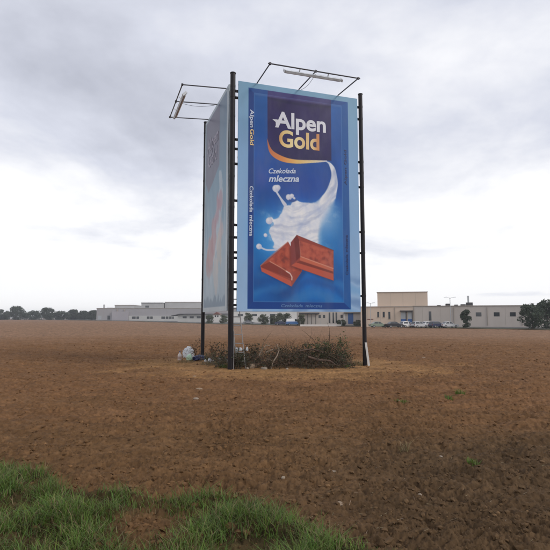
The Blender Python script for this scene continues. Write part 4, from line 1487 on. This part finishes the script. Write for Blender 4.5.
M_WBAG = mat("white_plastic", (0.62, 0.64, 0.66), rough=0.35, var=0.12, scale=5, dirt=(0.25, 0.2, 0.15), dirt_amt=0.4, dirt_scale=4)
M_GBAG = mat("pale_green_plastic", (0.42, 0.58, 0.42), rough=0.35, var=0.15, scale=5)
M_BBAG = mat("blue_plastic", (0.016, 0.020, 0.075), rough=0.32, var=0.25, scale=6)
M_BOT = mat("milky_bottle", (0.60, 0.52, 0.48), rough=0.4, var=0.1, scale=6)
M_BOTL = mat("bottle_label", (0.42, 0.30, 0.26), rough=0.6, var=0.2, scale=9)
M_CAP = mat("bottle_cap", (0.05, 0.06, 0.20), rough=0.4)


def put(px, py, dz=0.0):
    g = gnd(px, py); return Vector((g.x, g.y, gz(g.x, g.y) + dz))


tag(crumple("rubbish_bag", put(188.5, 358.5), 0.26, 0.20, 0.30, M_WBAG, 1.0, amp=0.35), "white crumpled plastic bag standing left of the far pole", "plastic bag", "rubbish left of the far pole")
tag(crumple("rubbish_bag", put(189.3, 362.0), 0.13, 0.12, 0.16, M_GBAG, 2.3, amp=0.35, sub=3), "small pale green plastic bag in front of the white bag", "plastic bag", "rubbish left of the far pole")
tag(crumple("rubbish_bag", put(199.0, 361.5), 0.33, 0.20, 0.14, M_BBAG, 4.2, amp=0.4), "dark blue plastic bag lying in front of the far pole", "plastic bag", "rubbish left of the far pole")


def bottle(px, py, h, r0, label):
    g = put(px, py)
    r_ = empty("plastic_bottle", g, label, "bottle")
    m = MB(); prof = [(0.0, 0.92), (0.03, 1.0), (0.55, 1.0), (0.62, 0.93), (0.74, 0.62), (0.82, 0.32), (0.93, 0.30)]
    m.tube([(g.x, g.y, g.z + h * a) for a, _ in prof], [r0 * b_ for _, b_ in prof], 16); m.build("body", M_BOT, r_)
    m = MB(); m.tube([(g.x, g.y, g.z + h * 0.22), (g.x, g.y, g.z + h * 0.48)], r0 * 1.02, 16, cap=False); m.build("bottle_label", M_BOTL, r_)
    m = MB(); m.tube([(g.x, g.y, g.z + h * 0.92), (g.x, g.y, g.z + h)], r0 * 0.38, 12); m.build("cap", M_CAP, r_)


bottle(179.6, 361.2, 0.36, 0.075, "milky plastic bottle standing left of the white bag")
for i, (px, py, s_) in enumerate(((205.5, 358, .06), (210, 354, .10), (213.5, 355, .07), (220, 353, .13), (225.5, 352.5, .11), (229, 355.5, .06), (237, 348, .09), (240.5, 353, .08), (247, 352, .08))):
    g = at(px, py - 7, 16.4 if px < 230 else 15.4)
    x, y = g.x, g.y
    z = max(gz(x, y), min(g.z, float(heap(x, y)) * 0.9) if px >= 230 else 0)
    o = crumple("plastic_scrap", (x, y, z), s_, s_ * 0.6, s_ * 1.1, M_WBAG, 6.0 + i, amp=0.5, freq=2.2, sub=2)
    places = ("beside the blue bag", "just right of the far pole", "second to the right of the far pole", "midway between the two left poles", "left of the near pole",
              "touching the left side of the near pole", "behind the ladder's left rail", "between the ladder rails", "right of the ladder")
    tag(o, "white scrap of plastic caught in the weeds, " + places[i], "plastic scrap", "white scraps in the weeds")

# plank leaning on the right pole
a, b_ = at(369.0, 367.5, 15.30), at(365.8, 342.5, 15.33)
a.z = gz(a.x, a.y) - 0.02
ax = (b_ - a) / 2
o = MB().obox((a + b_) / 2, (0.035, 0, 0), (0, 0.012, 0), ax).build("plank", mat("whitewashed_wood", (0.62, 0.60, 0.57), rough=0.7, var=0.12, scale=8), origin=a)
tag(o, "narrow white plank leaning on the right pole of the billboard", "plank")

# stones and lumps
M_STONE = mat("pale_stone", (0.27, 0.195, 0.13), rough=0.85, var=0.2, scale=9, bump=0.004, bscale=30)
M_STONE2 = mat("whitish_stone", (0.30, 0.24, 0.18), rough=0.8, var=0.15, scale=9)
stones = [(252.3, 369.6, .12, .10, .14, M_STONE, "squarish pale brown stone at the front left of the brush heap"), (264, 370.3, .15, .10, .07, M_STONE2, "flat pale stone right of the squarish one before the heap"),
          (247.4, 370.2, .055, .05, .05, M_STONE2, "small whitish stone left of the squarish one before the heap"), (287, 371, .05, .05, .04, M_STONE2, "tiny whitish stone before the middle of the brush heap"),
          (398.6, 402.5, .05, .05, .05, M_STONE2, "small white stone in the green tuft right of the billboard"), (423.5, 357.5, .10, .08, .06, M_STONE, "pale stone in the field far right of the right pole"),
          (283.3, 482.5, .024, .02, .018, M_STONE2, "tiny white pebble in the near middle of the field"), (420, 497.5, .022, .02, .016, M_STONE2, "tiny white pebble low at the right of the field"),
          (333.5, 474, .03, .022, .014, M_STONE2, "little pale pebble right of the near middle"), (441, 459, .02, .02, .014, M_STONE2, "little pale pebble near the right side of the field"),
          (340, 504, .045, .03, .014, M_STONE, "flat tan pebble right of the grass tip"), (110, 458, .04, .03, .015, M_STONE2, "pale pebble just above the grass on the left"),
          (199, 391, .09, .05, .03, M_STONE, "flat tan clod in front of the left poles"), (194, 377, .10, .06, .03, M_STONE, "flat tan clod below the rubbish bags"), (196, 399.5, .08, .05, .03, M_STONE2, "pale flat clod left of the near pole's foot, nearer the viewer")]
for i, (px, py, a, b_, c, m_, lb) in enumerate(stones):
    o = crumple("stone", put(px, py, -0.45 * c), a, b_, c, m_, 20.0 + i, amp=0.30, freq=1.3, sub=2)
    tag(o, lb, "stone", "loose stones on the field")


# ------------------------------------------------------------------ grass, tufts, straw and clods
def blades(P, H, rng, width, lean=0.6):
    """three-triangle bent blades; P (n,3) roots, H heights"""
    n = len(P); a = rng.uniform(0, 2 * np.pi, n)
    d = np.stack([np.cos(a), np.sin(a), np.zeros(n)], 1)
    w = np.stack([-d[:, 1], d[:, 0], np.zeros(n)], 1) * (width * rng.uniform(0.6, 1.4, n))[:, None]
    k = (rng.uniform(0.1, 1.0, n) * lean * H)[:, None]
    up = np.array([0, 0, 1.0])
    mid = P + up * (H * 0.55)[:, None] + d * k * 0.35
    tip = P + up * (H * rng.uniform(0.8, 1.0, n))[:, None] + d * k
    V = np.stack([P - w, P + w, mid - w * 0.75, mid + w * 0.75, tip], 1).reshape(-1, 3)
    i = np.arange(n)[:, None] * 5
    F = np.concatenate([i + [0, 1, 3], i + [0, 3, 2], i + [2, 3, 4]], 1).reshape(-1, 3)
    return V, F


M_GRASS = mat("grass_blades", (0.100, 0.165, 0.022), rough=0.6, var=0.25, scale=2.2, island=0.4, trans=0.3)
M_DRYG = mat("dry_grass_blades", (0.22, 0.17, 0.085), rough=0.8, var=0.25, scale=2.2, island=0.35, trans=0.2)


def build_grass():
    rng = np.random.default_rng(77)
    n = 210000
    x = rng.uniform(-6.5, 1.4, n); y = rng.uniform(2.3, 7.0, n)
    keep = np.abs(x) < y * 0.72
    x, y = x[keep], y[keep]
    gm = grass_mask(x, y); cl = fbm(x * 2.6 + 4, y * 2.6 + 1, 3)
    dens = gm * np.clip(0.72 + 1.4 * cl, 0.08, 1)
    keep = rng.random(len(x)) < dens * 0.95
    x, y, gm, cl = x[keep], y[keep], gm[keep], cl[keep]
    z = ground_height(x, y) - 0.005
    P = np.stack([x, y, z], 1)
    H = (0.035 + 0.088 * gm * np.clip(0.75 + 1.0 * cl, 0.25, 1.5)) * rng.uniform(0.45, 1.35, len(x))
    dry = rng.random(len(x)) < 0.22 + 0.3 * (gm < 0.5)
    V, F = blades(P[~dry], H[~dry], rng, 0.0026, 1.7)
    tag(np_mesh("grass", V, F, M_GRASS), "rough green grass in the near left corner of the field", "grass", kind="stuff")
    V, F = blades(P[dry], H[dry] * 0.9, rng, 0.0022, 1.4)
    tag(np_mesh("dry_grass", V, F, M_DRYG), "dry yellowish blades mixed into the near left grass", "grass", kind="stuff")
    print("grass blades", len(P))


build_grass()


def tuft(px, py, rad, h, n, m_, label, seed, name="weed_tuft"):
    rng = np.random.default_rng(seed)
    g = gnd(px, py)
    a = rng.uniform(0, 2 * np.pi, n); q = rad * np.sqrt(rng.random(n))
    x = g.x + np.cos(a) * q; y = g.y + np.sin(a) * q
    P = np.stack([x, y, ground_height(x, y) - 0.005], 1)
    V, F = blades(P, h * rng.uniform(0.4, 1.1, n), rng, 0.004, 1.2)
    o = np_mesh(name, V, F, m_, origin=(g.x, g.y, gz(g.x, g.y)))
    tag(o, label, "weed", "weed tufts in the field")


tuft(400, 403, 0.17, 0.06, 150, M_GRASS, "flat green weed tuft with a white stone, right of the billboard", 1)
tuft(449, 398, 0.08, 0.09, 70, M_GRASS, "small green weed tuft near the right side of the field", 2)
tuft(460, 394, 0.10, 0.14, 90, M_GRASS, "taller green weed tuft behind the small one, far right", 3)
tuft(405, 453, 0.05, 0.16, 26, M_DRYG, "dry straw-coloured stalks standing in the dark soil", 4)
tuft(473, 466, 0.06, 0.08, 60, M_GRASS, "green weed tuft near the right edge, in dark soil", 5)
tuft(214, 366, 0.45, 0.16, 520, M_DRYG, "patch of dry grass between the rubbish and the near pole", 6)
tuft(358, 366, 0.35, 0.18, 320, M_DRYG, "dry grass clump left of the right pole's foot", 7)
tuft(226, 369, 0.30, 0.14, 300, M_GRASS, "green grass clump at the near pole's foot", 8)
tuft(186, 363.5, 0.35, 0.10, 280, M_DRYG, "dry grass round the milky bottle and bags", 9)
tuft(342, 368, 0.30, 0.12, 260, M_GRASS, "green grass at the right foot of the brush heap", 10)


def build_clods():
    rng = np.random.default_rng(5)
    n = 34000
    r_ = np.exp(rng.uniform(math.log(2.4), math.log(30), n)); a = np.radians(rng.uniform(-42, 42, n))
    x, y = r_ * np.sin(a), r_ * np.cos(a)
    pad = np.exp(-(((x - 0.4) / 3.9) ** 4 + ((y - 15.9) / 2.35) ** 4))
    keep = (rng.random(n) > 0.8 * pad) & (rng.random(n) > 0.8 * grass_mask(x, y)) & (rng.random(n) < 0.62 + 0.9 * fbm(x * 0.9, y * 1.4, 3))
    x, y = x[keep], y[keep]; n = len(x)
    s_ = 0.005 + 0.024 * rng.random(n) ** 3.5 + 0.02 * (rng.random(n) < 0.06) * rng.random(n)
    s_ *= 1 + 0.5 * smooth(6, 20, y)
    bm = bmesh.new(); bmesh.ops.create_icosphere(bm, subdivisions=1, radius=1)
    B = np.array([v.co[:] for v in bm.verts]); Fb = np.array([[v.index for v in f.verts] for f in bm.faces]); bm.free()
    J = B[None] * rng.uniform(0.62, 1.25, (n, len(B), 1))
    sc = np.stack([rng.uniform(0.8, 1.5, n), rng.uniform(0.8, 1.3, n), rng.uniform(0.5, 0.95, n)], 1)
    J = J * sc[:, None]
    t = rng.uniform(0, 2 * np.pi, n); c, s2 = np.cos(t)[:, None], np.sin(t)[:, None]
    Jx = J[..., 0] * c - J[..., 1] * s2; Jy = J[..., 0] * s2 + J[..., 1] * c
    z = ground_height(x, y)
    V = np.stack([x[:, None] + Jx * s_[:, None], y[:, None] + Jy * s_[:, None], z[:, None] + (J[..., 2] + 0.15) * s_[:, None]], -1).reshape(-1, 3)
    F = (Fb[None] + (np.arange(n) * len(B))[:, None, None]).reshape(-1, 3)
    d = np.hypot(x, y); lowf = fbm(x * 0.25, y * 0.6, 3)
    C = np.repeat(TINT["field"][None], n, 0)
    w = (0.75 * (1 - smooth(6.0, 11, d + lowf * 2)))[:, None]; C = C * (1 - w) + TINT["fore"] * w
    w = (0.75 * smooth(-0.9, 1.1, x - 0.25 * (y - 4) + lowf) * (1 - smooth(4.6, 6.9, y - 0.18 * x + lowf)))[:, None]; C = C * (1 - w) + TINT["dark"] * w
    C = C * rng.uniform(0.75, 1.25, (n, 1)) * (1 + 0.5 * (rng.random((n, 1)) < 0.03))
    o = np_mesh("soil_clods", V, F, mat("clod_soil", (0.2, 0.1, 0.05), rough=0.95, var=0.25, scale=20, spec=0.12, attr=True), colors=np.repeat(np.clip(C, 0.005, 1), len(B), 0))
    tag(o, "crumbled brown clods of earth strewn over the field", "clods", kind="stuff")


build_clods()


def build_straw():
    rng = np.random.default_rng(9)
    n = 1700
    r_ = np.exp(rng.uniform(math.log(2.6), math.log(16), n)); a = np.radians(rng.uniform(-40, 42, n))
    x, y = r_ * np.sin(a), r_ * np.cos(a)
    w = 0.12 + 0.75 * smooth(-0.4, 1.0, x) * (1 - smooth(5, 8, y))
    k = rng.random(n) < w; x, y = x[k], y[k]; n = len(x)
    t = rng.uniform(0, np.pi, n); L_ = rng.uniform(0.008, 0.036, n); wd = rng.uniform(0.0005, 0.0013, n)
    z = ground_height(x, y) + 0.012
    d = np.stack([np.cos(t) * L_, np.sin(t) * L_, rng.uniform(-0.2, 0.35, n) * L_], 1); p = np.stack([-np.sin(t) * wd, np.cos(t) * wd, wd * 0.8], 1)
    C = np.stack([x, y, z], 1)
    V = np.stack([C - d - p, C + d - p, C + d + p, C - d + p], 1).reshape(-1, 3)
    o = np_mesh("straw", V, np.arange(len(V)).reshape(-1, 4), mat("straw", (0.19, 0.145, 0.09), rough=0.8, var=0.3, island=0.5, scale=3))
    tag(o, "bits of dry straw scattered over the soil", "straw", kind="stuff")


build_straw()


# ------------------------------------------------------------------ damp air over the field
def build_haze():
    m = bpy.data.materials.new("haze_air"); m.use_nodes = True
    nt = m.node_tree
    for n in list(nt.nodes):
        if n.type == 'BSDF_PRINCIPLED': nt.nodes.remove(n)
    v = nt.nodes.new("ShaderNodeVolumePrincipled")
    v.inputs["Color"].default_value = (0.86, 0.89, 0.95, 1)
    v.inputs["Density"].default_value = 0.00045
    v.inputs["Anisotropy"].default_value = 0.2
    nt.links.new(v.outputs[0], nt.nodes["Material Output"].inputs["Volume"])
    o = MB().box((-2700, -2700, -2.2), (2700, 2700, 14.5)).build("haze", m)
    tag(o, "thin pale haze lying over the field", "haze", kind="stuff")


build_haze()
